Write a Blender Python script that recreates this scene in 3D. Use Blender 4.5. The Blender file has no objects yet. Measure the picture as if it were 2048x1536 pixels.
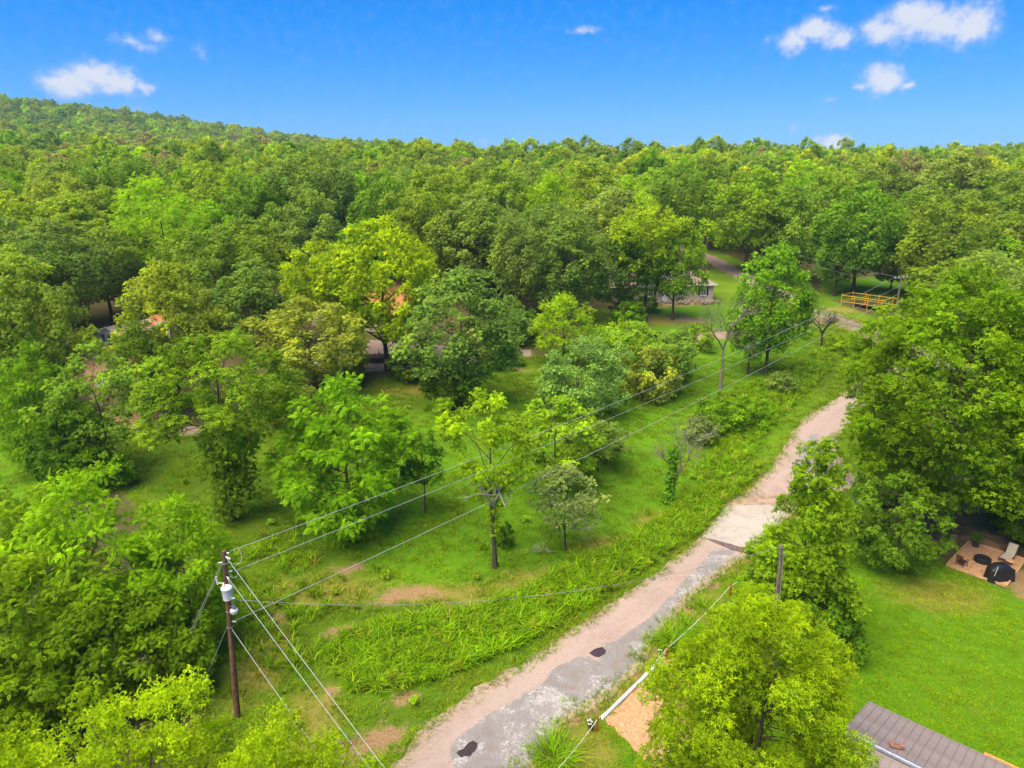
import bpy, bmesh, math, random
import numpy as np
from mathutils import Vector, Matrix

# ------------------------------------------------------------------ camera, world, sun, exposure
SC = bpy.context.scene
COL = SC.collection
R = math.radians
CAM_H, PITCH, F = 29.0, R(17.0), 1421.0
cp, sp = math.cos(PITCH), math.sin(PITCH)
cam_d = bpy.data.cameras.new('camera'); cam = bpy.data.objects.new('camera', cam_d); COL.objects.link(cam)
cam.location = (0, 0, CAM_H); cam.rotation_euler = (R(90) - PITCH, 0, 0)
cam_d.sensor_width = 36; cam_d.lens = 36 * F / 2048; cam_d.clip_end = 12000; cam_d.clip_start = 0.2
SC.camera = cam

SUN_EL, SUN_AZ = R(62), R(228)      # azimuth clockwise from +Y (behind and left of the camera)
SKY_STRENGTH = 0.076
sun_d = bpy.data.lights.new('sun', 'SUN'); sun = bpy.data.objects.new('sun', sun_d); COL.objects.link(sun)
sun_d.energy = 4.9; sun_d.angle = R(64); sun_d.color = (1.0, 0.88, 0.66)
sd = Vector((math.sin(SUN_AZ) * math.cos(SUN_EL), math.cos(SUN_AZ) * math.cos(SUN_EL), math.sin(SUN_EL)))
sun.rotation_euler = sd.to_track_quat('Z', 'Y').to_euler()
sun.location = (0, 0, 200)
vs = SC.view_settings
SC.display_settings.display_device = 'sRGB'
vs.view_transform = 'Standard'; vs.look = 'None'; vs.gamma = 1.0; vs.exposure = 0.85; vs.use_curve_mapping = False
cy = SC.cycles
cy.max_bounces = 4; cy.diffuse_bounces = 3; cy.glossy_bounces = 1; cy.transmission_bounces = 3; cy.transparent_max_bounces = 4
cy.volume_bounces = 0; cy.use_denoising = True; cy.caustics_reflective = False; cy.caustics_refractive = False
cy.sample_clamp_indirect = 6; cy.use_adaptive_sampling = True; cy.adaptive_threshold = 0.02

def cam_dir(px, py):
    """direction through a picture point (2048 x 1536 frame)"""
    a, b = (px - 1024) / F, -(py - 768) / F
    return np.array([a, cp + b * sp, -sp + b * cp])

class NT:
    """small helper to wire node trees"""
    def __init__(s, tree): s.t = tree; s.n = tree.nodes; s.l = tree.links
    def new(s, kind, **kw):
        nd = s.n.new(kind)
        for k, v in kw.items(): setattr(nd, k, v)
        return nd
    def put(s, sock, v):
        if isinstance(v, bpy.types.NodeSocket): s.l.new(v, sock)
        else: sock.default_value = v
    def math(s, op, a, b=None, c=None, clamp=False):
        nd = s.new('ShaderNodeMath', operation=op, use_clamp=clamp)
        for i, v in enumerate((a, b, c)):
            if v is not None: s.put(nd.inputs[i], v)
        return nd.outputs[0]
    def vmath(s, op, a, b=None):
        nd = s.new('ShaderNodeVectorMath', operation=op)
        s.put(nd.inputs[0], a)
        if b is not None: s.put(nd.inputs[1], b)
        return nd.outputs['Value'] if op in ('LENGTH', 'DOT_PRODUCT', 'DISTANCE') else nd.outputs[0]
    def noise(s, vec, scale, detail=4, rough=0.55, dist=0.0, out='Fac'):
        nd = s.new('ShaderNodeTexNoise'); nd.inputs['Scale'].default_value = scale
        nd.inputs['Detail'].default_value = detail; nd.inputs['Roughness'].default_value = rough; nd.inputs['Distortion'].default_value = dist
        if vec is not None: s.put(nd.inputs['Vector'], vec)
        return nd.outputs[out]
    def range(s, v, a, b, c=0.0, d=1.0, smooth=True):
        nd = s.new('ShaderNodeMapRange'); nd.interpolation_type = 'SMOOTHSTEP' if smooth else 'LINEAR'
        s.put(nd.inputs[0], v)
        for i, x in enumerate((a, b, c, d)): s.put(nd.inputs[1 + i], x)
        return nd.outputs[0]
    def mix(s, f, a, b, mode='MIX'):
        nd = s.new('ShaderNodeMix', data_type='RGBA', blend_type=mode)
        s.put(nd.inputs[0], f)
        for i, v in ((6, a), (7, b)):
            s.put(nd.inputs[i], (*v, 1) if isinstance(v, (tuple, list)) and len(v) == 3 else v)
        return nd.outputs[2]
    def attr(s, name, kind='GEOMETRY', out='Fac'):
        nd = s.new('ShaderNodeAttribute', attribute_name=name, attribute_type=kind)
        return nd.outputs[out]

world = bpy.data.worlds.new('World'); SC.world = world; world.use_nodes = True
W = NT(world.node_tree); W.n.clear()
sky = W.new('ShaderNodeTexSky', sky_type='NISHITA'); sky.sun_disc = False
sky.sun_elevation = SUN_EL; sky.sun_rotation = SUN_AZ; sky.altitude = 300; sky.air_density = 1.0; sky.dust_density = 0.25; sky.ozone_density = 2.2
sc0 = W.new('ShaderNodeSeparateColor'); W.l.new(sky.outputs[0], sc0.inputs[0]); cc0 = W.new('ShaderNodeCombineColor')   # deep saturated summer blue
W.l.new(W.math('MAXIMUM', W.math('MULTIPLY_ADD', sc0.outputs[0], .37, -.87), .01), cc0.inputs[0])
W.l.new(W.math('MULTIPLY', sc0.outputs[1], .57), cc0.inputs[1]); W.l.new(W.math('MULTIPLY_ADD', sc0.outputs[2], .65, 3.5), cc0.inputs[2])
skycol = cc0.outputs[0]
tc = W.new('ShaderNodeTexCoord')
dn = W.vmath('NORMALIZE', tc.outputs['Generated'])
sx = W.new('ShaderNodeSeparateXYZ'); W.l.new(dn, sx.inputs[0])
az = W.math('ARCTAN2', sx.outputs[0], sx.outputs[1]); el = W.math('ARCSINE', sx.outputs[2])
uvn = W.new('ShaderNodeCombineXYZ'); W.l.new(az, uvn.inputs[0]); W.l.new(el, uvn.inputs[1]); uv = uvn.outputs[0]
wob = W.vmath('SUBTRACT', W.noise(uv, 38, 5, 0.6, out='Color'), (0.5, 0.5, 0.5))
wsc = W.new('ShaderNodeVectorMath', operation='MULTIPLY'); W.l.new(wob, wsc.inputs[0]); wsc.inputs[1].default_value = (0.026, 0.017, 0)
uvw = W.vmath('ADD', uv, wsc.outputs[0])
fbm = W.noise(uv, 75, 7, 0.62)
CLOUDS = [  # picture x, y, half width, half height, weight : banks of fair-weather cumulus
    (140, 166, 52, 26, 1), (188, 152, 46, 26, 1), (232, 160, 44, 26, 1), (288, 172, 26, 14, .75),
    (258, 80, 40, 13, .62), (318, 77, 22, 15, .6), (290, 92, 32, 13, .5), (392, 94, 16, 8, .42), (408, 110, 11, 15, .45),
    (1172, 62, 40, 7, .55), (1584, 82, 34, 22, .9), (1632, 60, 40, 22, 1), (1676, 76, 30, 20, .9), (1646, 19, 22, 8, .55), (1532, 80, 10, 12, .5),
    (1762, 62, 40, 24, .95), (1830, 36, 52, 30, 1.05), (1880, 48, 46, 30, 1), (1942, 48, 42, 34, 1.1), (1998, 52, 16, 14, .5), (1790, 88, 34, 20, .4),
    (1768, 160, 40, 25, 1.1), (1724, 174, 14, 8, .7), (1820, 172, 14, 8, .7), (1668, 286, 36, 15, 1.05),
    (1586, 256, 16, 11, .42), (1664, 200, 14, 9, .4), (276, 216, 24, 9, .4), (966, 284, 26, 8, .42)]
field, low = None, None
for (px, py, hw, hh, wt) in CLOUDS:
    d = cam_dir(px, py); d /= np.linalg.norm(d)
    ca, ce = math.atan2(d[0], d[1]), math.asin(d[2])
    off = W.vmath('SUBTRACT', uvw, (ca, ce, 0))
    sc_ = W.new('ShaderNodeVectorMath', operation='MULTIPLY'); W.l.new(off, sc_.inputs[0])
    sc_.inputs[1].default_value = (F / (hw * 1.35), F / (hh * 1.45), 0)
    b = W.math('SUBTRACT', 1.0, W.vmath('LENGTH', sc_.outputs[0]))
    b = W.math('MULTIPLY', W.math('MAXIMUM', b, 0.0), wt * 1.25)
    field = b if field is None else W.math('SMOOTH_MAX', field, b, 0.25)
dens = W.math('ADD', field, W.math('MULTIPLY', W.math('SUBTRACT', fbm, 0.5), W.math('MULTIPLY', W.range(field, 0.0, 0.35), 1.1)))
cover = W.range(dens, 0.08, 1.05)
cloudcol = W.mix(W.range(dens, 0.2, 0.95), (0.42, 0.57, 0.90), (0.80, 0.83, 0.93))
bg1 = W.new('ShaderNodeBackground'); W.l.new(skycol, bg1.inputs[0]); bg1.inputs[1].default_value = SKY_STRENGTH
bg2 = W.new('ShaderNodeBackground'); W.l.new(cloudcol, bg2.inputs[0]); bg2.inputs[1].default_value = 0.55
mx = W.new('ShaderNodeMixShader'); W.l.new(W.math('MULTIPLY', cover, 0.93), mx.inputs[0]); W.l.new(bg1.outputs[0], mx.inputs[1]); W.l.new(bg2.outputs[0], mx.inputs[2])
wo = W.new('ShaderNodeOutputWorld'); W.l.new(mx.outputs[0], wo.inputs[0])

# ------------------------------------------------------------------ terrain and picture-to-ground helpers
rng = np.random.default_rng(7); random.seed(7)
PROF_Y = np.array([-1e4, 58, 100, 150, 200, 260, 330, 420, 500, 650, 800, 900, 1100, 1600, 4000.])
P_L = np.array([0, 0, 3.0, 9.0, 13.0, 17.0, 21.0, 26, 32, 48, 71, 96, 106, 80, 60.])
P_C = np.array([0, 0, 2.5, 8.0, 12.0, 15.5, 18.5, 20, 20, 20, 21, 21, 18, 16, 16.])
P_R = np.array([0, 0, 2.4, 6.5, 10.5, 15.0, 19.0, 22, 22, 20, 18, 16, 14, 12, 12.])
def smooth01(t): t = np.clip(t, 0, 1); return t * t * (3 - 2 * t)
_fy = np.linspace(0, 1700, 3401)
def _sm(p):
    a = np.interp(_fy, PROF_Y, p); k = np.hanning(121); k /= k.sum()
    b = np.convolve(np.pad(a, 60, mode='edge'), k, mode='valid'); w = smooth01((_fy - 70) / 60)
    return a * (1 - w) + b * w
_PL, _PC, _PR = _sm(P_L), _sm(P_C), _sm(P_R)
def g(x, y):
    x = np.asarray(x, float); y = np.asarray(y, float)
    t = x / np.maximum(y, 30)
    wl = np.clip(-t / .69, 0, 1.15) ** 1.1; wr = smooth01((t - 0.02) / 0.4)
    l, c, r = (np.interp(y, _fy, p) for p in (_PL, _PC, _PR))
    h = wl * l + wr * r + (1 - wl - wr) * c
    far = smooth01((y - 90) / 150)
    return h + far * (1.6 * np.sin(x * 0.021 + 1.3) * np.cos(y * 0.017 + .4) + 0.9 * np.sin(x * .047 - y * .031))
def hit(px, py, h=0.0):
    """where the view ray through a picture point meets the surface h above the ground"""
    d = cam_dir(px, py); t = 5.0
    for _ in range(4000):
        p = np.array([0, 0, CAM_H]) + d * t
        if p[2] <= g(p[0], p[1]) + h: break
        t += 0.5
    a, b = t - 0.5, t
    for _ in range(24):
        m = (a + b) / 2; p = np.array([0, 0, CAM_H]) + d * m
        if p[2] <= g(p[0], p[1]) + h: b = m
        else: a = m
    return np.array([0, 0, CAM_H]) + d * b
def depth_of(p): return p[1] * cp - (p[2] - CAM_H) * sp
def height_for(p, py):
    v = (768 - py) / F
    return CAM_H + p[1] * (v * cp - sp) / (cp + v * sp) - p[2]
def poly(pts, h=0.0): return np.array([hit(x, y, h)[:2] for x, y in pts])
def inside(P, x, y):
    x = np.asarray(x); y = np.asarray(y); r = np.zeros(x.shape, bool); n = len(P); j = n - 1
    for i in range(n):
        xi, yi = P[i]; xj, yj = P[j]
        c = ((yi > y) != (yj > y)) & (x < (xj - xi) * (y - yi) / (yj - yi + 1e-12) + xi)
        r ^= c; j = i
    return r
def seg_dist(P, x, y, closed=True):
    d = np.full(np.shape(x), 1e9); n = len(P)
    for i in range(n if closed else n - 1):
        a, b = P[i], P[(i + 1) % n]; e = b - a; L = max(e @ e, 1e-9)
        t = np.clip(((x - a[0]) * e[0] + (y - a[1]) * e[1]) / L, 0, 1)
        d = np.minimum(d, np.hypot(x - a[0] - t * e[0], y - a[1] - t * e[1]))
    return d
def field_in(P, x, y, soft):
    s = np.where(inside(P, x, y), 1, -1) * seg_dist(P, x, y)
    return smooth01(s / (2 * soft) + 0.5)

# ------------------------------------------------------------------ object helpers
def link(name, data, parent=None, loc=None, rot=None, mat=None):
    o = bpy.data.objects.new(name, data); COL.objects.link(o)
    if parent: o.parent = parent
    if loc is not None: o.location = loc
    if rot is not None: o.rotation_euler = rot
    if mat is not None and data is not None and not data.materials: data.materials.append(mat)
    return o
def tag(o, label=None, cat=None, group=None, kind=None):
    for k, v in (('label', label), ('category', cat), ('group', group), ('kind', kind)):
        if v: o[k] = v
    return o
def empty(name, loc, rz=0.0, label=None, cat=None, group=None):
    o = link(name, None, None, loc, (0, 0, rz)); o.empty_display_size = 0.3
    return tag(o, label, cat, group)
def mesh_np(name, V, Q, mat=None, v=None, smooth=False):
    """mesh from arrays: V (n,3), Q (m,4) quads or (m,3) triangles, v one float per vertex"""
    V = np.asarray(V, np.float32); Q = np.asarray(Q, np.int32); k = Q.shape[1]
    me = bpy.data.meshes.new(name); me.vertices.add(len(V)); me.vertices.foreach_set('co', V.ravel())
    me.loops.add(Q.size); me.loops.foreach_set('vertex_index', Q.ravel()); me.polygons.add(len(Q))
    me.polygons.foreach_set('loop_start', np.arange(0, Q.size, k, dtype=np.int32))
    if v is not None:
        for nm, arr in (v.items() if isinstance(v, dict) else (('v', v),)):
            a = me.attributes.new(nm, 'FLOAT', 'POINT'); a.data.foreach_set('value', np.asarray(arr, np.float32))
    me.update(calc_edges=True)
    me.polygons.foreach_set('use_smooth', np.full(len(Q), smooth))
    if mat: me.materials.append(mat)
    return me
class MB:
    """collects simple solids in one bmesh"""
    def __init__(s): s.bm = bmesh.new()
    def box(s, c, size, rz=0.0, rx=0.0, ry=0.0, bevel=0.0):
        r = bmesh.ops.create_cube(s.bm, size=1.0); vs_ = r['verts']
        M = Matrix.Translation(c) @ Matrix.Rotation(rz, 4, 'Z') @ Matrix.Rotation(ry, 4, 'Y') @ Matrix.Rotation(rx, 4, 'X') @ Matrix.Diagonal((*size, 1))
        bmesh.ops.transform(s.bm, matrix=M, verts=vs_)
        if bevel:
            es = list({e for v_ in vs_ for e in v_.link_edges})
            bmesh.ops.bevel(s.bm, geom=es, offset=bevel, segments=2, affect='EDGES', profile=0.7)
        return s
    def rod(s, a, b, r, r2=None, seg=8, cap=True):
        a, b = Vector(a), Vector(b); d = b - a
        q = bmesh.ops.create_cone(s.bm, cap_ends=cap, segments=seg, radius1=r, radius2=r if r2 is None else r2, depth=d.length)
        M = Matrix.Translation((a + b) / 2) @ d.to_track_quat('Z', 'Y').to_matrix().to_4x4()
        bmesh.ops.transform(s.bm, matrix=M, verts=q['verts']); return s
    def ball(s, c, r, sz=(1, 1, 1), sub=2):
        q = bmesh.ops.create_icosphere(s.bm, subdivisions=sub, radius=r)
        bmesh.ops.transform(s.bm, matrix=Matrix.Translation(c) @ Matrix.Diagonal((*sz, 1)), verts=q['verts']); return s
    def faces(s, V, Fs):
        vv = [s.bm.verts.new(v_) for v_ in V]
        for f in Fs: s.bm.faces.new([vv[i] for i in f])
        return s
    def lathe(s, prof, seg=20, c=(0, 0, 0)):
        rings = [[s.bm.verts.new((c[0] + r * math.cos(2 * math.pi * i / seg), c[1] + r * math.sin(2 * math.pi * i / seg), c[2] + z)) for i in range(seg)] for r, z in prof]
        for A, B in zip(rings, rings[1:]):
            for i in range(seg): s.bm.faces.new((A[i], A[(i + 1) % seg], B[(i + 1) % seg], B[i]))
        return s
    def mesh(s, name, mat=None, smooth=False):
        me = bpy.data.meshes.new(name); bmesh.ops.recalc_face_normals(s.bm, faces=s.bm.faces[:]); s.bm.to_mesh(me); s.bm.free()
        if mat: me.materials.append(mat)
        if smooth:
            me.polygons.foreach_set('use_smooth', np.ones(len(me.polygons), bool))
            me.set_sharp_from_angle(angle=R(40))
        return me
    def build(s, name, mat, parent=None, loc=None, rot=None, smooth=False):
        return link(name, s.mesh(name, mat, smooth), parent, loc, rot)
def tube_arrays(P, rad, sides=6):
    P = np.asarray(P, float); n = len(P); T = np.gradient(P, axis=0); T /= np.linalg.norm(T, axis=1)[:, None] + 1e-9
    up = np.where(np.abs(T[:, 2:3]) > 0.9, np.array([[1., 0, 0]]), np.array([[0, 0, 1.]]))
    A = np.cross(T, up); A /= np.linalg.norm(A, axis=1)[:, None] + 1e-9; B = np.cross(T, A)
    an = np.arange(sides) * 2 * math.pi / sides
    V = P[:, None] + np.asarray(rad)[:, None, None] * (np.cos(an)[None, :, None] * A[:, None] + np.sin(an)[None, :, None] * B[:, None])
    i = np.arange(n - 1)[:, None] * sides; j = np.arange(sides)[None]
    k = (j + 1) % sides
    Q = np.stack([i + j, i + k, i + sides + k, i + sides + j], -1).reshape(-1, 4)
    return V.reshape(-1, 3), Q
class Acc:
    def __init__(s): s.V, s.Q, s.n = [], [], 0
    def add(s, V, Q): s.V.append(V); s.Q.append(Q + s.n); s.n += len(V)
    def mesh(s, name, mat, smooth=True): return mesh_np(name, np.concatenate(s.V), np.concatenate(s.Q), mat, smooth=smooth)

# ------------------------------------------------------------------ materials
def material(name, fn):
    m = bpy.data.materials.new(name); m.use_nodes = True; t = NT(m.node_tree); t.n.clear()
    out = t.new('ShaderNodeOutputMaterial'); fn(t, out); return m
def principled(t, out, col, rough=0.7, spec=0.3, metal=0.0, bump=None, bstr=0.3, bdist=0.05):
    p = t.new('ShaderNodeBsdfPrincipled')
    t.put(p.inputs['Base Color'], (*col, 1) if isinstance(col, tuple) and len(col) == 3 else col)
    t.put(p.inputs['Roughness'], rough); p.inputs['Specular IOR Level'].default_value = spec; t.put(p.inputs['Metallic'], metal)
    if bump is not None:
        b = t.new('ShaderNodeBump'); b.inputs['Strength'].default_value = bstr; b.inputs['Distance'].default_value = bdist
        t.l.new(bump, b.inputs['Height']); t.l.new(b.outputs[0], p.inputs['Normal'])
    t.l.new(p.outputs[0], out.inputs[0]); return p
def plain(name, col, rough=0.6, var=0.2, scale=6.0, metal=0.0, spec=0.35, bstr=0.15):
    def fn(t, out):
        c = t.new('ShaderNodeTexCoord').outputs['Object']
        n = t.noise(c, scale, 5, .6)
        k = t.mix(t.range(n, .3, .7), tuple(x * (1 - var) for x in col), tuple(min(1, x * (1 + var)) for x in col))
        principled(t, out, k, rough, spec, metal, t.noise(c, scale * 6, 3), bstr, 0.01)
    return material(name, fn)
def foliage(name, source='object', trans=0.42, bright=1.6):
    def fn(t, out):
        v = t.attr('v')
        oi = t.new('ShaderNodeObjectInfo')
        if source == 'object': base = oi.outputs['Color']
        elif isinstance(source, tuple):
            q = t.new('ShaderNodeRGB'); q.outputs[0].default_value = (*source, 1); base = q.outputs[0]
        else:
            rp = t.new('ShaderNodeValToRGB'); cr = rp.color_ramp; cr.interpolation = 'CONSTANT'
            for i, c in enumerate(FAR_COLS):
                e = cr.elements[i] if i < 2 else cr.elements.new(i / len(FAR_COLS))
                e.position = i / len(FAR_COLS); e.color = (*c, 1)
            t.l.new(oi.outputs['Random'], rp.inputs[0]); base = rp.outputs[0]
        pos = t.new('ShaderNodeTexCoord').outputs['Object']
        big = t.noise(pos, 0.32, 2, .5)
        f = t.math('MULTIPLY_ADD', v, 0.95, t.math('MULTIPLY_ADD', big, 0.7, 0.2))
        if isinstance(source, tuple): f = t.math('MULTIPLY', f, t.math('MULTIPLY_ADD', oi.outputs['Random'], .75, .62))
        c = t.vmath('SCALE', t.mix(1.0, base, (1.06, 1.04, .8), 'MULTIPLY')); 
        c.node.inputs['Scale'].default_value = 1.0; t.l.new(t.math('MULTIPLY', f, bright), c.node.inputs['Scale'])
        warm = t.mix(t.range(t.math('ADD', v, big), 0.95, 1.6), c, t.mix(1.0, c, (1.26, 1.12, 0.7), 'MULTIPLY'))
        d = t.new('ShaderNodeBsdfPrincipled'); t.l.new(warm, d.inputs['Base Color']); d.inputs['Roughness'].default_value = 0.5; d.inputs['Specular IOR Level'].default_value = 0.10
        tr = t.new('ShaderNodeBsdfTranslucent'); t.l.new(t.mix(1.0, warm, (1.25, 1.15, 0.5), 'MULTIPLY'), tr.inputs[0])
        m = t.new('ShaderNodeMixShader'); m.inputs[0].default_value = trans
        t.l.new(d.outputs[0], m.inputs[1]); t.l.new(tr.outputs[0], m.inputs[2]); t.l.new(m.outputs[0], out.inputs[0])
    return material(name, fn)
# leaf colours (reflectance)
LIME, YELLOW, GREEN, DEEP = (.185, .300, .004), (.215, .305, .004), (.120, .235, .005), (.070, .150, .006)
OLIVE, GREY, BLUE, SPRING = (.155, .218, .018), (.135, .205, .040), (.050, .130, .042), (.150, .310, .003)
PALE, BROWN = (.215, .265, .036), (.170, .170, .050)
FAR_COLS = [OLIVE, GREEN, GREY, (.15, .225, .016), (.165, .225, .018), (.115, .185, .030), LIME, (.125, .19, .03), (.17, .235, .018), DEEP, (.205, .26, .014), (.12, .19, .035), (.15, .18, .04), (.10, .17, .02), (.17, .165, .085), (.13, .205, .02), (.155, .23, .016), (.11, .175, .03)]
M = {}
M['leaf'] = foliage('leaf'); M['leaf_far'] = foliage('leaf_far', 'random', .42, 2.0)
M['grass'] = foliage('grass', 'object', 0.42, 1.0)
def bark_fn(a, b):
    def fn(t, out):
        c = t.new('ShaderNodeTexCoord').outputs['Object']
        mp = t.new('ShaderNodeMapping'); mp.inputs['Scale'].default_value = (6, 6, 0.9); t.l.new(c, mp.inputs[0])
        n = t.noise(mp.outputs[0], 2.2, 6, .65)
        principled(t, out, t.mix(t.range(n, .32, .68), a, b), .9, .15, 0, n, .8, .06)
    return fn
M['bark'] = material('bark', bark_fn((.035, .026, .018), (.13, .10, .075)))
M['pale_bark'] = material('pale_bark', bark_fn((.20, .17, .13), (.52, .48, .41)))
M['dead_bark'] = material('dead_bark', bark_fn((.10, .07, .05), (.34, .28, .22)))
M['pole'] = material('pole_wood', bark_fn((.060, .034, .022), (.23, .125, .075)))
M['grey_pole'] = material('grey_pole_wood', bark_fn((.10, .085, .055), (.26, .22, .15)))

def ground_fn(t, out):
    c = t.new('ShaderNodeTexCoord').outputs['Object']
    n1 = t.noise(c, 0.11, 5, .6, .6); n2 = t.noise(c, 0.9, 6, .65); n3 = t.noise(c, 7.0, 4, .7); n4 = t.noise(c, 0.35, 4, .6)
    gr = t.mix(t.range(n1, .35, .68), (.088, .165, .006), (.145, .245, .006))
    gr = t.mix(t.range(t.math('ADD', t.attr('lush'), t.math('MULTIPLY', n2, .3)), .55, 1.0), gr, t.mix(n2, (.085, .205, .004), (.135, .290, .004)))
    dryf = t.range(t.math('ADD', t.attr('dry'), t.math('MULTIPLY_ADD', n2, .9, -.45)), .3, .85)
    gr = t.mix(dryf, gr, t.mix(n3, (.20, .20, .022), (.30, .25, .055)))
    gr = t.mix(t.range(t.math('MULTIPLY_ADD', n4, .6, t.math('MULTIPLY', n2, .5)), .62, .72, 0, .35), gr, (.20, .19, .04))
    gr = t.mix(t.range(n3, .3, .75, 0, .5), gr, t.mix(1.0, gr, (.55, .6, .5), 'MULTIPLY'))
    lit = t.range(t.math('ADD', t.attr('litter'), t.math('MULTIPLY_ADD', n2, .7, -.35)), .35, .7)
    gr = t.mix(lit, gr, t.mix(n3, (.055, .05, .018), (.13, .115, .04)))
    so = t.math('ADD', t.math('MULTIPLY', t.attr('soil'), t.math('MULTIPLY_ADD', n4, 2.2, -.1)), t.math('MULTIPLY_ADD', n2, 1.5, t.math('MULTIPLY_ADD', n3, .9, -1.22)))
    soil = t.mix(t.range(n3, .35, .7), (.27, .145, .075), (.40, .26, .14))
    gr = t.mix(t.range(so, .38, .78, 0, .92), gr, soil)
    gv = t.range(t.math('ADD', t.attr('gravel'), t.math('MULTIPLY_ADD', n2, .6, t.math('MULTIPLY_ADD', n3, .4, -.5))), .4, .6)
    vor = t.new('ShaderNodeTexVoronoi'); vor.inputs['Scale'].default_value = 9; t.l.new(c, vor.inputs[0])
    gravel = t.mix(vor.outputs['Distance'], t.mix(n2, (.20, .125, .095), (.30, .205, .16)), (.38, .28, .22))
    gr = t.mix(gv, gr, gravel)
    principled(t, out, gr, .92, .12, 0, t.math('ADD', n3, t.math('MULTIPLY', n2, .6)), .9, .12)
M['ground'] = material('ground_grass', ground_fn)

def cracked_col(t, c):
    n1 = t.noise(c, .35, 5, .65, .9); n2 = t.noise(c, 2.2, 6, .7); n3 = t.noise(c, 18, 3, .7)
    wv = t.vmath('ADD', c, t.vmath('SCALE', t.noise(c, 1.6, 3, out='Color')))
    wv.node.inputs[1].links[0].from_node.inputs['Scale'].default_value = 0.5
    vor = t.new('ShaderNodeTexVoronoi', feature='DISTANCE_TO_EDGE'); vor.inputs['Scale'].default_value = 3.6; t.l.new(wv, vor.inputs[0])
    v2 = t.new('ShaderNodeTexVoronoi', feature='DISTANCE_TO_EDGE'); v2.inputs['Scale'].default_value = 7.5; t.l.new(wv, v2.inputs[0])
    a = t.mix(t.range(n1, .3, .7), (0.210, 0.193, 0.178), (0.329, 0.308, 0.294))
    a = t.mix(t.range(t.math('MULTIPLY_ADD', n2, .5, t.math('MULTIPLY', n1, .55)), .54, .60, 0, .85), a, (0.434, 0.409, 0.382))
    a = t.mix(t.range(t.math('MULTIPLY_ADD', n2, .7, t.math('MULTIPLY', n1, -.5)), .16, .24, 0, .55), a, (0.294, 0.199, 0.140))
    cr = t.math('MULTIPLY', t.range(vor.outputs['Distance'], .0, .045, 1, 0), t.range(n1, .40, .56))
    cr2 = t.math('MULTIPLY', t.range(v2.outputs['Distance'], .0, .05, .8, 0), t.range(n2, .48, .6))
    a = t.mix(t.math('MAXIMUM', cr, cr2), a, (0.119, 0.087, 0.070))
    return a, t.math('MAXIMUM', cr, cr2)
def road_fn(t, out, tint=(.98, .94, .88)):
    c = t.new('ShaderNodeTexCoord').outputs['Object']
    n1 = t.noise(c, .22, 5, .6, .8); n2 = t.noise(c, 1.4, 6, .65); n3 = t.noise(c, 14, 3, .7)
    vor = t.new('ShaderNodeTexVoronoi'); vor.inputs['Scale'].default_value = 16; t.l.new(c, vor.inputs[0])
    a = t.mix(t.range(n1, .35, .65), (0.320, 0.236, 0.204), (0.400, 0.308, 0.268))
    a = t.mix(t.range(n2, .55, .78, 0, .7), a, (0.448, 0.368, 0.320))
    a = t.mix(t.range(n2, .22, .42, .55, 0), a, (0.264, 0.180, 0.144))
    a = t.mix(t.range(t.attr('edge'), .0, 1.0, 0, .75), a, t.mix(n2, (0.336, 0.240, 0.152), (0.480, 0.376, 0.264)))
    sp1 = t.new('ShaderNodeSeparateColor'); t.l.new(vor.outputs['Color'], sp1.inputs[0])
    a = t.mix(.30, a, t.mix(sp1.outputs[0], (0.192, 0.144, 0.128), (0.544, 0.464, 0.416)))
    a = t.mix(t.math('MULTIPLY', t.attr('rut'), t.range(n2, .3, .6, .2, .6)), a, t.mix(n3, (.36, .285, .245), (.44, .37, .33)))
    a = t.mix(1.0, a, tint, 'MULTIPLY')
    ca, cm = cracked_col(t, c); nb = t.noise(c, .7, 6, .7, .5)
    fa = t.range(t.math('ADD', t.attr('asphalt'), t.math('MULTIPLY_ADD', nb, 1.5, t.math('MULTIPLY_ADD', n2, .6, -1.05))), .36, .60)
    a = t.mix(fa, a, ca)
    principled(t, out, a, .95, .1, 0, t.math('ADD', n3, vor.outputs['Distance']), .6, .03)
M['road'] = material('chip_seal_gravel', road_fn); M['lane'] = material('worn_lane', lambda t, out: road_fn(t, out, (.70, .66, .64)))
def concrete_fn(t, out):
    c = t.new('ShaderNodeTexCoord').outputs['Object']
    n1 = t.noise(c, .4, 5, .6, .5); n2 = t.noise(c, 3, 6, .65)
    nv = t.noise(c, .55, 6, .7, out='Color'); sc_ = t.new('ShaderNodeVectorMath', operation='SCALE'); t.l.new(nv, sc_.inputs[0]); sc_.inputs['Scale'].default_value = 3.6
    vor = t.new('ShaderNodeTexVoronoi', feature='DISTANCE_TO_EDGE'); vor.inputs['Scale'].default_value = .36; t.l.new(t.vmath('ADD', c, sc_.outputs[0]), vor.inputs[0])
    a = t.mix(t.range(n1, .3, .7), (0.350, 0.298, 0.246), (0.444, 0.397, 0.341)); a = t.mix(t.range(n2, .5, .75, 0, .5), a, (0.312, 0.237, 0.171))
    a = t.mix(t.range(vor.outputs['Distance'], .0, .011, .75, 0), a, (0.179, 0.132, 0.099))
    principled(t, out, a, .9, .15, 0, n2, .3, .02)
M['concrete'] = material('cracked_concrete', concrete_fn)
M['patch'] = plain('dark_asphalt_patch', (.045, .032, .036), .85, .35, 9, spec=.25, bstr=.6)
M['worn_patch'] = plain('worn_asphalt_seam', (.135, .09, .088), .9, .35, 4, bstr=.5)
M['mud'] = plain('wet_mud', (.34, .24, .15), .35, .3, 1.6, spec=.5)
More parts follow.
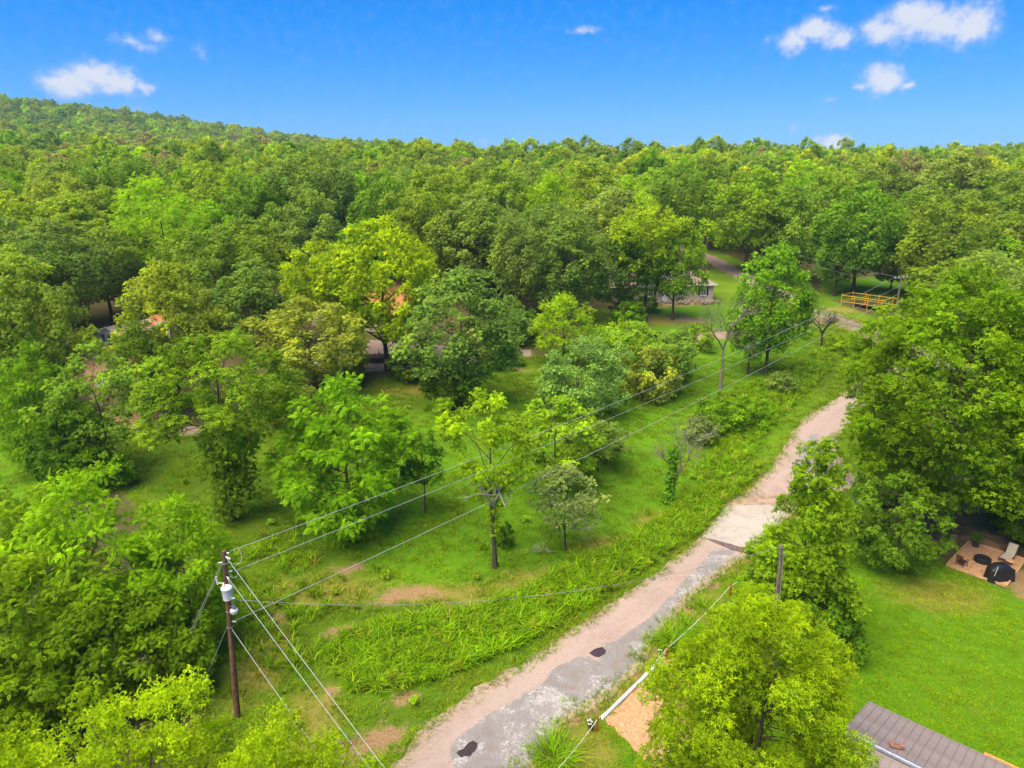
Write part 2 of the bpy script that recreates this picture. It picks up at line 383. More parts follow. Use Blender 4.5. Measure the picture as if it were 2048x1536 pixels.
def mulch_fn(t, out):
    c = t.new('ShaderNodeTexCoord').outputs['Object']
    vor = t.new('ShaderNodeTexVoronoi'); vor.inputs['Scale'].default_value = 11; t.l.new(c, vor.inputs[0])
    s1 = t.new('ShaderNodeSeparateColor'); t.l.new(vor.outputs['Color'], s1.inputs[0]); n = t.noise(c, 1.2, 4, .6)
    a = t.mix(s1.outputs[0], (.40, .185, .080), (.66, .40, .215)); a = t.mix(t.range(n, .35, .65, 0, .5), a, (.54, .29, .145))
    principled(t, out, a, .9, .15, 0, vor.outputs['Distance'], 1.0, .04)
M['mulch'] = material('wood_chip_mulch', mulch_fn)

# ------------------------------------------------------------------ the ground
ROAD_L = [(740, 1590), (780, 1536), (862, 1440), (960, 1370), (1060, 1318), (1160, 1250), (1260, 1180), (1330, 1133), (1402, 1073), (1452, 1008), (1492, 984), (1540, 938), (1564, 900), (1582, 868), (1612, 832), (1652, 810), (1710, 770), (1780, 728)]
ROAD_R = [(1010, 1590), (1052, 1536), (1118, 1450), (1212, 1402), (1278, 1340), (1312, 1268), (1390, 1192), (1448, 1146), (1505, 1100), (1562, 1050), (1605, 1010), (1640, 968), (1690, 946), (1694, 925), (1668, 895), (1678, 868), (1720, 838), (1790, 790), (1850, 745)]
def resample(P, n):
    P = np.asarray(P, float); s = np.r_[0, np.cumsum(np.hypot(*np.diff(P, axis=0).T))]; q = np.linspace(0, s[-1], n)
    return np.stack([np.interp(q, s, P[:, 0]), np.interp(q, s, P[:, 1])], 1)
def smooth_line(P, k=5):
    P = P.copy()
    for _ in range(k): P[1:-1] = .25 * P[:-2] + .5 * P[1:-1] + .25 * P[2:]
    return P
RL, RR = smooth_line(resample(poly(ROAD_L), 220)), smooth_line(resample(poly(ROAD_R), 220))
ROADP = np.concatenate([RL, RR[::-1]])
def wide_line(px, width, n=160):
    c = smooth_line(resample(poly(px), n), 12); t = np.gradient(c, axis=0); t /= np.linalg.norm(t, axis=1)[:, None]
    nn = np.stack([-t[:, 1], t[:, 0]], 1); return c + nn * width / 2, c - nn * width / 2
UL, UR = wide_line([(1330, 486), (1385, 502), (1425, 519), (1465, 542), (1540, 578), (1620, 615), (1690, 645), (1780, 684), (1880, 722), (2000, 770)], 4.6)
UPPER = np.concatenate([UL, UR[::-1]])
DL, DR = wide_line([(1372, 676), (1430, 672), (1520, 662), (1600, 648), (1660, 634)], 2.8, 70)
DRIVE = np.concatenate([DL, DR[::-1]])
# areas on the ground (outlines read off the photograph and laid on the terrain)
YARD = poly([(640, 700), (720, 678), (860, 688), (960, 700), (1062, 700), (1064, 712), (960, 722), (870, 735), (800, 738), (720, 745), (600, 740)])
SAND = poly([(150, 690), (200, 660), (270, 662), (330, 690), (330, 720), (300, 800), (330, 850), (250, 862), (190, 830), (170, 760)])
TRAIL = poly([(280, 855), (330, 846), (420, 856), (420, 872), (330, 872)])
HYARD = poly([(1225, 640), (1290, 618), (1420, 612), (1440, 600), (1230, 604), (1200, 625)])
LAWN_R = poly([(1640, 560), (1860, 545), (1850, 600), (1640, 600)])
GLADE = poly([(1150, 800), (1180, 620), (1440, 600), (1640, 690), (1700, 650), (1620, 850), (1450, 1000), (1250, 1130), (900, 1230), (560, 1080), (540, 1000), (780, 860), (900, 760)])
MEADOW = poly([(-160, 980), (-40, 830), (140, 800), (280, 868), (420, 860), (820, 740), (1060, 715), (1240, 690), (1600, 690), (1640, 770), (1560, 880), (1480, 975), (1440, 1020), (1320, 1125), (1140, 1250), (960, 1360), (780, 1500), (740, 1560), (500, 1580), (430, 1420), (380, 1150), (250, 980), (60, 980)])
WEEDS = poly([(650, 1310), (700, 1265), (800, 1245), (920, 1225), (1050, 1180), (1180, 1115), (1260, 1080), (1330, 1030), (1400, 980), (1480, 960), (1530, 920), (1480, 985), (1445, 1008), (1395, 1068), (1300, 1130), (1180, 1210), (1050, 1290), (900, 1350), (760, 1400), (690, 1380)])
WEEDS2 = poly([(1450, 790), (1560, 745), (1660, 690), (1715, 665), (1660, 740), (1600, 800), (1545, 850), (1490, 930), (1420, 985), (1390, 960), (1440, 880)])
LAWN = poly([(1470, 1250), (1440, 1160), (1520, 1100), (1620, 1040), (1740, 1010), (1850, 1090), (1890, 1130), (2012, 1180), (2060, 1130), (2200, 1200), (2300, 1536), (2100, 1650), (1500, 1650), (1150, 1640), (1140, 1500), (1300, 1330), (1380, 1250)])
VERGE = poly([(1500, 640), (1560, 590), (1660, 620), (1780, 660), (1900, 760), (1720, 840), (1560, 800)]); LAWN2 = poly([(1400, 560), (1440, 525), (1620, 605), (1600, 655), (1380, 665), (1300, 640)])
LEFTGRASS = poly([(-200, 1010), (-60, 830), (60, 820), (140, 960), (120, 1010), (-60, 1080)])
PLAY = poly([(1208, 1440), (1262, 1386), (1330, 1318), (1352, 1318), (1430, 1400), (1430, 1620), (1350, 1580), (1268, 1500)])
PIT = [hit(x, y)[:2] for x, y in ((1892, 1132), (2012, 1174), (2049, 1124), (1937, 1084))]
PIT[2] = PIT[1] + PIT[3] - PIT[0]; PIT = np.array(PIT)
def bare(px, py, rx, ry): return (hit(px, py)[:2], rx, ry)
BARE = [bare(560, 1232, 1.0, 1.1), bare(690, 1266, 1.8, 1.3), bare(800, 1190, 2.6, 1.6), bare(800, 1398, 1.3, .9), bare(660, 1385, .9, .9), bare(1035, 738, 2.5, 1.6), bare(700, 1135, 2.2, 1.2), bare(1960, 1080, 4.5, 2.2), bare(2040, 1170, 2.4, 3.2), bare(1380, 640, 5, 2.5), bare(1260, 640, 5, 3), bare(760, 1480, 2.0, 1.4), bare(1700, 960, 1.6, 2.6), bare(700, 1500, 1.5, 1.0)]

def axis(lo, hi, step, far_lo, far_hi, grow=1.12):
    m = list(np.arange(lo, hi + 1e-6, step)); s = step; a = []
    p = lo
    while p > far_lo: s *= grow; p -= s; a.append(p)
    s = step; b = []; p = hi
    while p < far_hi: s *= grow; p += s; b.append(p)
    return np.array(a[::-1] + m + b)
gx = axis(-52, 62, 0.45, -1700, 1700); gy = axis(14, 128, 0.45, -300, 1700, 1.09)
X, Y = np.meshgrid(gx, gy); x, y = X.ravel(), Y.ravel(); Z = g(x, y)
fl = {}
near = (np.abs(x) < 120) & (y > 5) & (y < 260)
def fill(fn):
    a = np.zeros(len(x)); a[near] = fn(x[near], y[near]); return a
wob = lambda a, b: .35 * np.sin(a * 1.3 + 2 * np.sin(b * .7)) + .3 * np.sin(b * 1.9 + a * .6) + .2 * np.sin(a * 3.1 - b * 2.3)
def soil_fn(a, b):
    s = np.zeros(len(a))
    for c, rx, ry in BARE: s = np.maximum(s, np.exp(-(((a - c[0]) / rx) ** 2 + ((b - c[1]) / ry) ** 2) * (1 + .9 * wob(a, b))) * .85)
    d = seg_dist(RR[:130], a, b, False); out = ~inside(ROADP, a, b)
    s = np.maximum(s, np.where(out, np.clip(1.0 - d / 1.15, 0, 1) * 1.0, 0))
    d = seg_dist(RL, a, b, False); s = np.maximum(s, np.where(out, np.clip(.85 - d / .6, 0, 1), 0))
    for A in (UL, UR, DL, DR): s = np.maximum(s, np.clip(.8 - seg_dist(A[::6], a, b, False) / 1.5, 0, 1))
    s = np.maximum(s, field_in(SAND, a, b, 1.2)); return np.maximum(s, .62 * field_in(HYARD, a, b, 1.5))
fl['soil'] = fill(soil_fn)
fl['gravel'] = fill(lambda a, b: np.maximum(np.maximum(field_in(YARD, a, b, 1.0), field_in(TRAIL, a, b, .6)), field_in(DRIVE[::3], a, b, .7)))
fl['lush'] = fill(lambda a, b: np.maximum.reduce([field_in(LAWN, a, b, 3), field_in(WEEDS, a, b, 1.5), field_in(WEEDS2, a, b, 1.5), .8 * field_in(GLADE, a, b, 4), field_in(LEFTGRASS, a, b, 3), .8 * field_in(LAWN_R, a, b, 3)]))
DRYB = [bare(1260, 1090, 6, 2.2), bare(1330, 1040, 4, 2), bare(1100, 1160, 6, 2.2), bare(900, 1190, 6, 2), bare(640, 1180, 6, 3), bare(520, 1330, 2.2, 5), bare(610, 1450, 2.5, 4), bare(1390, 1210, 3, 3), bare(1250, 1380, 3, 3), bare(1480, 1130, 2, 2), bare(820, 780, 8, 3), bare(1300, 640, 10, 5), bare(1660, 620, 9, 3), bare(1180, 1500, 2, 2.5), bare(1880, 1190, 5, 3), bare(1170, 1330, 2, 2)]
def dry_fn(a, b):
    s = np.zeros(len(a))
    for c, rx, ry in DRYB: s = np.maximum(s, np.exp(-(((a - c[0]) / rx) ** 2 + ((b - c[1]) / ry) ** 2)))
    return s * .9
fl['dry'] = fill(dry_fn)
op = np.zeros(len(x)); op[near] = np.maximum.reduce([field_in(P, x[near], y[near], 2.5) for P in (MEADOW, LAWN, GLADE, LEFTGRASS, LAWN_R, YARD, VERGE, LAWN2)] + [np.clip(1.4 - seg_dist(A[::6], x[near], y[near], False) / 5, 0, 1) for A in (UL, RL, RR)])
fl['litter'] = 1 - op
nx, ny = len(gx), len(gy); idx = np.arange(nx * ny).reshape(ny, nx)
Qg = np.stack([idx[:-1, :-1], idx[:-1, 1:], idx[1:, 1:], idx[1:, :-1]], -1).reshape(-1, 4)
ground = link('ground', mesh_np('ground', np.stack([x, y, Z], 1), Qg, M['ground'], fl, True)); tag(ground, kind='structure', label='grassy ground rising gently towards wooded hills')

ASPH = [poly([(880, 1590), (905, 1536), (905, 1490), (950, 1450), (1000, 1420), (1040, 1395), (1085, 1368), (1100, 1345), (1132, 1325), (1165, 1312), (1196, 1322), (1215, 1290), (1260, 1262), (1300, 1235), (1340, 1195), (1362, 1168), (1400, 1130), (1420, 1105), (1440, 1096), (1466, 1104), (1440, 1138), (1400, 1165), (1362, 1198), (1330, 1235), (1304, 1272), (1268, 1332), (1215, 1380), (1150, 1415), (1112, 1450), (1092, 1490), (1046, 1536), (1020, 1590)]), poly([(1592, 940), (1606, 905), (1620, 870), (1636, 868), (1630, 905), (1616, 945)])]
def strip(name, L, Rr, lift, mat, label, cols=9, rag=.22):
    n = len(L); t = np.linspace(0, 1, cols)[None, :, None]; w = np.linalg.norm(L - Rr, axis=1)
    a = np.arange(n)
    j1 = rag * (np.sin(a * .9 + 2 * np.sin(a * .23)) + .6 * np.sin(a * 2.3)) / 1.6; j2 = rag * (np.sin(a * .8 + 1 + 2 * np.sin(a * .31)) + .6 * np.sin(a * 2.7)) / 1.6
    dv = (Rr - L) / w[:, None]; L2, R2 = L + dv * j1[:, None], Rr + dv * j2[:, None]
    P = L2[:, None] * (1 - t) + R2[:, None] * t
    px, py = P[..., 0].ravel(), P[..., 1].ravel(); i = np.arange(n * cols).reshape(n, cols)
    Q = np.stack([i[:-1, :-1], i[:-1, 1:], i[1:, 1:], i[1:, :-1]], -1).reshape(-1, 4)
    ed = np.clip(np.abs(np.linspace(-1, 1, cols)) * 2.2 - 1.2, 0, 1)
    z = g(px, py) + lift - .03 * np.tile((np.abs(np.linspace(-1, 1, cols)) > .99), n)
    return tag(link(name, mesh_np(name, np.stack([px, py, z], 1), Q, mat, {'edge': np.tile(ed, n), 'rut': np.tile(np.exp(-((np.linspace(0, 1, cols) - .27) / .09) ** 2) + np.exp(-((np.linspace(0, 1, cols) - .70) / .09) ** 2), n), 'asphalt': np.maximum.reduce([field_in(A, px, py, .45) for A in ASPH])}, True)), label, kind='structure')
strip('road', RL, RR, .035, M['road'], 'pinkish gravel-topped country lane running up from the bottom edge', 30)
strip('road', UL, UR, .06, M['lane'], 'upper lane crossing behind the big right-hand maple')
def sheet(name, P, lift, mat, label=None, jit=.12, step=.35, kind='structure', seed=1):
    """flat ragged patch lying on the level ground"""
    r = np.random.default_rng(seed); P = np.asarray(P); out = []
    for a, b in zip(P, np.roll(P, -1, 0)):
        n = max(1, int(np.linalg.norm(b - a) / step))
        for k in range(n): out.append(a + (b - a) * k / n)
    out = np.array(out); out = out + r.normal(0, jit, out.shape) * np.minimum(1, 1)
    bm = bmesh.new(); vv = [bm.verts.new((p[0], p[1], float(g(p[0], p[1])) + lift)) for p in out]
    es = [bm.edges.new((vv[i], vv[(i + 1) % len(vv)])) for i in range(len(vv))]
    bmesh.ops.triangle_fill(bm, edges=es, use_beauty=True)
    for f in bm.faces:
        f.normal_update()
        if f.normal.z < 0: f.normal_flip()
    me = bpy.data.meshes.new(name); bm.to_mesh(me); bm.free()
    return tag(link(name, me, mat=mat), label, kind=kind)
sheet('concrete_slab', poly([(1404, 1075), (1454, 1012), (1532, 1010), (1580, 1016), (1545, 1070), (1496, 1104)]), .052, M['concrete'], 'pale cracked concrete slab across the lane at the low crossing', .03, .5, seed=5)
sheet('mud', poly([(1440, 1000), (1470, 994), (1530, 990), (1600, 985), (1600, 1006), (1530, 1011), (1456, 1012)]), .047, M['mud'], 'wet brown mud band behind the concrete slab', .12, .4, seed=6)
sheet('gravel_fan', poly([(1500, 990), (1640, 960), (1700, 945), (1730, 960), (1680, 985), (1590, 1010), (1520, 1008)]), .030, M['road'], 'gravelly turnout beside the lane at the bend', .15, .4, seed=16)
sheet('seam_patch', poly([(1404, 1075), (1438, 1083), (1494, 1098), (1489, 1106), (1462, 1101), (1440, 1091), (1426, 1085)]), .058, M['worn_patch'], 'dark tar seam along the near edge of the concrete slab', .03, .3, seed=7)
def thick_patch(px, label, seed):
    P = poly(px); o = sheet('pothole_patch', P, .056, M['patch'], label, .035, .18, seed=seed); return o
thick_patch([(1180, 1306), (1192, 1299), (1204, 1296), (1211, 1302), (1210, 1310), (1198, 1316), (1187, 1314)], 'small black pothole patch halfway along the lane', 8)
thick_patch([(914, 1508), (925, 1499), (938, 1486), (948, 1484), (955, 1490), (951, 1504), (940, 1515), (922, 1516)], 'larger black pothole patch on the lane near the bottom edge', 9)
thick_patch([(1652, 641), (1672, 636), (1680, 641), (1668, 648), (1650, 648)], 'dark patch on the upper lane by the bare tree', 10).location.z = .03
sheet('mulch_bed', PLAY, .035, M['mulch'], 'orange wood-chip bed beside the white edging board', .05, .4, seed=11)

# ------------------------------------------------------------------ leaf templates and tree generator
def kite(L=1.0, w=.32, yaw=0.0, pitch=0.0, o=(0, 0, 0), droop=.14):
    P = np.array([[0, 0, 0], [.48 * L, w * L, .06 * L], [L, 0, -droop * L], [.48 * L, -w * L, .06 * L]])
    c, s = math.cos(pitch), math.sin(pitch); P = P @ np.array([[c, 0, s], [0, 1, 0], [-s, 0, c]])
    c, s = math.cos(yaw), math.sin(yaw); P = P @ np.array([[c, s, 0], [-s, c, 0], [0, 0, 1]])
    return P + np.array(o)
def star(n, w=.3, spread=1.0, seed=0):
    r = random.Random(seed); V = []
    for i in range(n): V.append(kite(r.uniform(.8, 1.1), w, (2 * math.pi * i / n + r.uniform(-.35, .35)) * spread, r.uniform(-.55, .15), (r.uniform(-.08, .08), r.uniform(-.08, .08), r.uniform(-.1, .1))))
    return np.concatenate(V), np.arange(4 * n).reshape(n, 4)
def oak_leaf_star(n, seed=0):
    """lobed leaves: two crossed kites per leaf on a rosette"""
    r = random.Random(seed); V = []
    for i in range(n):
        ya = 2 * math.pi * i / n + r.uniform(-.4, .4); pi_ = r.uniform(-.5, .2); L = r.uniform(.8, 1.1)
        V.append(kite(L, .19, ya, pi_)); m = np.array([math.cos(ya) * .45 * L, math.sin(ya) * .45 * L, .02])
        V.append(kite(.42 * L, .3, ya + .95, pi_, m)); V.append(kite(.42 * L, .3, ya - .95, pi_, m))
    V = np.concatenate(V); return V, np.arange(len(V)).reshape(-1, 4)
def frond(pairs=5, w=.30):
    V = []
    for i in range(pairs):
        t = (i + .6) / pairs; o = (t, 0, .16 * math.sin(t * 2.6) - .24 * t * t); L = .46 * (1 - .35 * abs(t - .45))
        V.append(kite(L, w, 1.05, -.15, o)); V.append(kite(L, w, -1.05, -.15, o))
    V.append(kite(.4, w, 0, -.2, (1, 0, -.15))); V = np.concatenate(V); return V, np.arange(len(V)).reshape(-1, 4)
TM = {'star3': star(3, .42, seed=1), 'star4': star(4, .36, seed=2), 'star5': star(5, .32, seed=3), 'willow': star(6, .17, seed=4), 'oak': oak_leaf_star(3, 5), 'frond': frond(5), 'frond4': frond(3, .36)}
def unit(a): return a / (np.linalg.norm(a, axis=-1, keepdims=True) + 1e-9)
def leaves(r, C, rad, n_of, tmpl, size, flat=.66, up=.5, axis_xy=None, bias=2.2):
    """leaf sprays over the shells of clumps with centres C and radii rad"""
    k = np.repeat(np.arange(len(C)), n_of); n = len(k); c = C[k]; ra = rad[k][:, None]
    out = unit(c - (np.array([0, 0, 0]) if axis_xy is None else axis_xy)) * np.array([1, 1, .5])
    d = unit(r.normal(size=(n, 3)) + np.array([0, 0, up]) + .45 * out)
    fr = r.random((n, 1)) ** (1 / bias)
    p = c + d * fr * ra * np.array([1, 1, flat]) + r.normal(size=(n, 3)) * .06 * ra
    a = unit(d * np.array([.8, .8, .2]) + .35 * out + r.normal(size=(n, 3)) * .45 + np.array([0, 0, -.12]))
    nn = unit(np.array([0, 0, .95]) + .75 * d + r.normal(size=(n, 3)) * .38)
    s = unit(np.cross(nn, a)); nn = np.cross(a, s)
    TV, TQ = TM[tmpl]; sz = size * r.uniform(.7, 1.25, (n, 1, 1))
    V = p[:, None] + sz * (TV[None, :, 0:1] * a[:, None] + TV[None, :, 1:2] * s[:, None] + TV[None, :, 2:3] * nn[:, None])
    Q = TQ[None] + (np.arange(n) * len(TV))[:, None, None]
    cv = r.random(len(C)); v = np.clip(.5 * cv[k] + .5 * r.random(n), 0, 1)
    return V.reshape(-1, 3), Q.reshape(-1, 4), np.repeat(v, len(TV))
ENV = {
    'round': lambda t: np.sqrt(np.clip(1 - (2 * t - 1) ** 2, 0, 1)) ** .85,
    'broad': lambda t: np.clip(np.sin(math.pi * np.clip(t, 0, 1) ** .72), 0, 1) ** .6,
    'cone': lambda t: np.clip(1 - t, 0, 1) ** .55 * np.clip(t * 5 + .35, 0, 1),
    'oval': lambda t: np.clip(np.sin(math.pi * np.clip(t, 0, 1) ** .9), 0, 1) ** .55,
    'vase': lambda t: np.clip(np.sin(math.pi * np.clip(t, 0, 1) ** 1.5), 0, 1) ** .6}
def make_tree(name, seed, H, Rr, base=.25, shape='broad', nc=70, cr=1.25, tmpl='star4', per=42, size=.34, trunk=.22, extra=(), bark='bark', inner=.4, flat=.66, limbs=9, lean=(0, 0), twig=.014, stems=1, sides=6):
    r = np.random.default_rng(seed); C, rad = [], []
    ph = r.uniform(0, 6.28, 4); tries = 0
    while len(C) < nc and tries < nc * 60:
        tries += 1
        t = r.random(); e = float(ENV[shape](np.array(t)))
        if r.random() > e ** 1.05: continue
        a = r.uniform(0, 2 * math.pi); mod = 1 + .17 * math.sin(2 * a + ph[0] + 2 * t) + .13 * math.sin(3 * a + ph[1] - 3 * t) + .1 * math.sin(5 * a + 7 * t + ph[2])
        q_ = inner if t < .62 else inner * max(0, (1 - t) / .5); f = min(q_ + (1 - q_) * math.sqrt(r.random()), .98)
        rr = Rr * e * f * mod; z = H * (base + (1 - base) * t * .97)
        p = np.array([rr * math.cos(a) + lean[0] * t, rr * math.sin(a) + lean[1] * t, z])
        k = cr * r.uniform(.65, 1.3) * (1 - .25 * t)
        if C and np.min(np.linalg.norm((np.array(C) - p) * np.array([1, 1, 1.35]), axis=1)) < .62 * k + .25 * cr: continue
        C.append(p); rad.append(k)
    C, rad = np.array(C), np.array(rad); nmain = len(C)
    if len(extra):
        E = np.array(extra, float); C = np.concatenate([C, E[:, :3]]); rad = np.concatenate([rad, E[:, 3]])
    n_of = np.maximum(4, (per * (rad / cr) ** 2 * r.uniform(.75, 1.2, len(C)))).astype(int)
    V, Q, v = leaves(r, C, rad, n_of, tmpl, size, flat, axis_xy=np.array([lean[0] * .5, lean[1] * .5, H * (base + .3 * (1 - base))]))
    crown = mesh_np(name + '_crown', V, Q, M['leaf'], v)
    # wood: trunk, limbs to far clumps, twigs from the limbs to the other clumps
    A = Acc(); top = H * (base + (1 - base) * .6); n = 12; segs = []
    for st in range(stems):
        off = np.array([0, 0]) if stems == 1 else .35 * np.array([math.cos(6.28 * st / stems), math.sin(6.28 * st / stems)])
        s = np.linspace(0, 1, n); wig = .02 * H * np.stack([np.sin(s * 4 + ph[3] + st), np.cos(s * 3.3 + ph[0] + 2 * st)], 1) * s[:, None]
        wig -= wig[0]; spread = off[None] * (1 + 3.5 * s[:, None])
        P = np.c_[wig + spread + np.array(lean)[None] * s[:, None] ** 2 * .8, s * top]
        rd = trunk / math.sqrt(stems) * (1 - .82 * s) ** 1; rd[0] *= 1.45; rd[1] *= 1.08
        A.add(*tube_arrays(P, rd, sides + 2)); segs.append((P, rd))
    far_i = []
    if nmain:
        far_i = [int(np.argmax(np.linalg.norm(C[:nmain, :2], axis=1)))]
        dmin = np.linalg.norm(C[:nmain] - C[far_i[0]], axis=1)
        for _ in range(min(limbs, nmain) - 1):
            k = int(np.argmax(dmin)); far_i.append(k); dmin = np.minimum(dmin, np.linalg.norm(C[:nmain] - C[k], axis=1))
    node_p, node_r = [], []
    for m_, k in enumerate(far_i):
        P, rd = segs[m_ % len(segs)]; e = C[k]; hd = np.linalg.norm(e[:2] - np.interp(e[2], P[:, 2], P[:, 0]))
        z0 = np.clip(e[2] - .75 * hd - .3, base * H * .72, top * .97); i = int(np.clip(np.searchsorted(P[:, 2], z0), 1, n - 1)); a = P[i]
        s = np.linspace(0, 1, 7)[:, None]; mid = (a + e) / 2 + np.array([0, 0, -.06 * np.linalg.norm(e - a)]) + r.normal(0, .06, 3) * np.linalg.norm(e - a)
        B = (1 - s) ** 2 * a + 2 * s * (1 - s) * mid + s ** 2 * e; rb = np.linspace(max(rd[i] * .62, twig * 2), twig, 7)
        A.add(*tube_arrays(B, rb, 5)); node_p.append(B); node_r.append(rb)
    for P, rd in segs: node_p.append(P[n // 3:]); node_r.append(rd[n // 3:])
    if node_p:
        NP, NR = np.concatenate(node_p), np.concatenate(node_r)
        for k in range(nmain):
            if k in far_i: continue
            e = C[k]; dd = np.linalg.norm(NP - e, axis=1) + np.where(NP[:, 2] > e[2] + .2, 3, 0); i = int(np.argmin(dd)); a = NP[i]
            mid = (a + e) / 2 + r.normal(0, .08, 3) * dd[i]; s = np.linspace(0, 1, 4)[:, None]
            A.add(*tube_arrays((1 - s) ** 2 * a + 2 * s * (1 - s) * mid + s ** 2 * e, np.linspace(min(NR[i] * .6, .05), twig * .7, 4), 4))
    Re = float(np.percentile(np.hypot(V[:, 0] - lean[0] * .5, V[:, 1] - lean[1] * .5), 97))
    return {'crown': crown, 'trunk': A.mesh(name + '_trunk', M[bark]), 'H': float(np.percentile(V[:, 2], 99.8)), 'R': Re}
def bare_branches(r, A, p, d, L, rad, depth, bend=.25, split=(2, 4)):
    n = 6; P = [p]; dd = d.copy()
    for i in range(n - 1):
        dd = unit(dd + r.normal(0, bend, 3) * .5 + np.array([0, 0, .05])); P.append(P[-1] + dd * L / (n - 1))
    P = np.array(P); A.add(*tube_arrays(P, np.linspace(rad, rad * (.55 if depth else .3), n), 6 if rad > .05 else 4))
    if depth == 0: return
    for k in range(r.integers(*split)):
        i = r.integers(2, n); q = unit(dd + r.normal(0, .75, 3) + np.array([0, 0, .12]))
        bare_branches(r, A, P[i], q, L * r.uniform(.5, .8), rad * .52, depth - 1, bend, split)
PR = {}
PR['oak_near'] = make_tree('oak', 11, 12.5, 5.6, .22, 'broad', 120, 1.25, 'oak', 165, .172, .24)
PR['locust_near'] = make_tree('locust', 12, 13, 4.6, .12, 'broad', 105, 1.2, 'frond', 105, .32, .18, twig=.015)
PR['locust_near2'] = make_tree('locust_b', 13, 11, 4.2, .08, 'round', 90, 1.15, 'frond', 105, .31, .16, twig=.015)
PR['pecan_near'] = make_tree('pecan', 14, 12, 5.4, .2, 'broad', 200, 1.02, 'willow', 205, .168, .24, inner=.08, flat=.8, twig=.009)
PR['maple_near'] = make_tree('maple', 15, 22, 8.6, .17, 'oval', 340, 1.45, 'star5', 105, .25, .42, limbs=16, inner=.5, flat=.8)
PR['cone_near'] = make_tree('cone', 16, 13, 3.6, .05, 'cone', 150, .95, 'star5', 90, .20, .17, inner=.2)
PR['walnut'] = make_tree('walnut', 17, 12.5, 5.0, .06, 'oval', 125, 1.15, 'frond', 78, .40, .18)
PR['small'] = make_tree('small', 18, 7.6, 3.9, .12, 'broad', 75, .95, 'star5', 80, .22, .12, stems=2)
PR['sapling'] = make_tree('sapling', 19, 7.8, 1.9, .34, 'round', 26, .75, 'star5', 46, .26, .08, inner=.2)
PR['ivy'] = make_tree('ivied', 20, 15.8, 4.8, .42, 'vase', 50, 1.15, 'star5', 95, .23, .24, lean=(-.8, 0.5), extra=[(0.1 * math.sin(z * 2), .1, z, .62 + .12 * math.sin(z * 5)) for z in np.arange(3.2, 9.5, .55)])
PR['ivy_wide'] = make_tree('ivied_oak', 21, 16, 5.2, .44, 'round', 90, 1.25, 'star5', 92, .24, .24, extra=[(.5 * math.sin(z * 3), .4 * math.cos(z * 4), z, 2.0 + .45 * math.sin(z * 3)) for z in np.arange(1.4, 7.4, .9)])
PR['multi'] = make_tree('multi', 22, 9, 4.2, .3, 'broad', 60, .95, 'star4', 74, .24, .16, stems=4)
PR['globe'] = make_tree('globe', 23, 9.5, 5.4, .06, 'round', 150, 1.05, 'star4', 76, .22, .22, inner=.6, stems=3)
PR['wispy'] = make_tree('wispy', 24, 13, 4.4, .28, 'oval', 62, 1.15, 'star4', 56, .24, .16)
PR['m1'] = make_tree('mid_a', 31, 15, 5.6, .26, 'broad', 130, 1.25, 'star4', 84, .26, .26, flat=.85, inner=.45)
PR['m2'] = make_tree('mid_b', 32, 16, 4.8, .22, 'oval', 125, 1.2, 'star4', 80, .25, .25, flat=.85, inner=.45)
PR['m3'] = make_tree('mid_c', 33, 14, 5.8, .24, 'round', 130, 1.3, 'star4', 84, .26, .27, flat=.9, inner=.45)
PR['m4'] = make_tree('mid_d', 34, 17, 5.2, .3, 'vase', 115, 1.3, 'star4', 84, .26, .27, flat=.85, inner=.4)
PR['m5'] = make_tree('mid_e', 35, 15, 5.0, .2, 'oval', 115, 1.25, 'frond4', 64, .42, .24, flat=.85)
PR['bush'] = make_tree('bush', 36, 4, 2.6, .02, 'round', 40, .8, 'star4', 80, .20, .06, stems=4)
PR['f1'] = make_tree('far_a', 41, 15, 5.4, .25, 'broad', 70, 1.45, 'star3', 66, .40, .26, sides=4, limbs=6, flat=.85)
PR['f2'] = make_tree('far_b', 42, 16, 4.7, .25, 'oval', 66, 1.4, 'star3', 66, .40, .26, sides=4, limbs=6, flat=.85)
PR['f3'] = make_tree('far_c', 43, 14, 5.8, .22, 'round', 70, 1.5, 'star3', 66, .42, .26, sides=4, limbs=6, flat=.85)
PR['f4'] = make_tree('far_d', 44, 17, 5.0, .3, 'vase', 60, 1.45, 'star3', 66, .42, .26, sides=4, limbs=6, flat=.85)
def tree(proto, loc, H, W, rz, col, name='broadleaf_tree', label=None, group=None, cat='tree'):
    p = PR[proto]; o = empty(name, loc, rz, label, cat, group); k = W / (2 * p['R']); o.scale = (k, k, H / p['H'])
    link('trunk', p['trunk'], o); c = link('crown', p['crown'], o); c.color = (*col, 1); return o
TREES = []
def T(proto, bx, by, top, wpx, col, label, name='broadleaf_tree', rz=0.0, group=None, cat='tree', sink=.05, H=None):
    p = hit(bx, by); h = H or height_for(p, top); q = p.copy(); q[2] += h * .6; w = 1.1 * wpx / F * depth_of(q)
    TREES.append((p[0], p[1], w / 2)); p[2] -= sink
    return tree(proto, p, h, w, R(rz), col, name, label, group, cat)

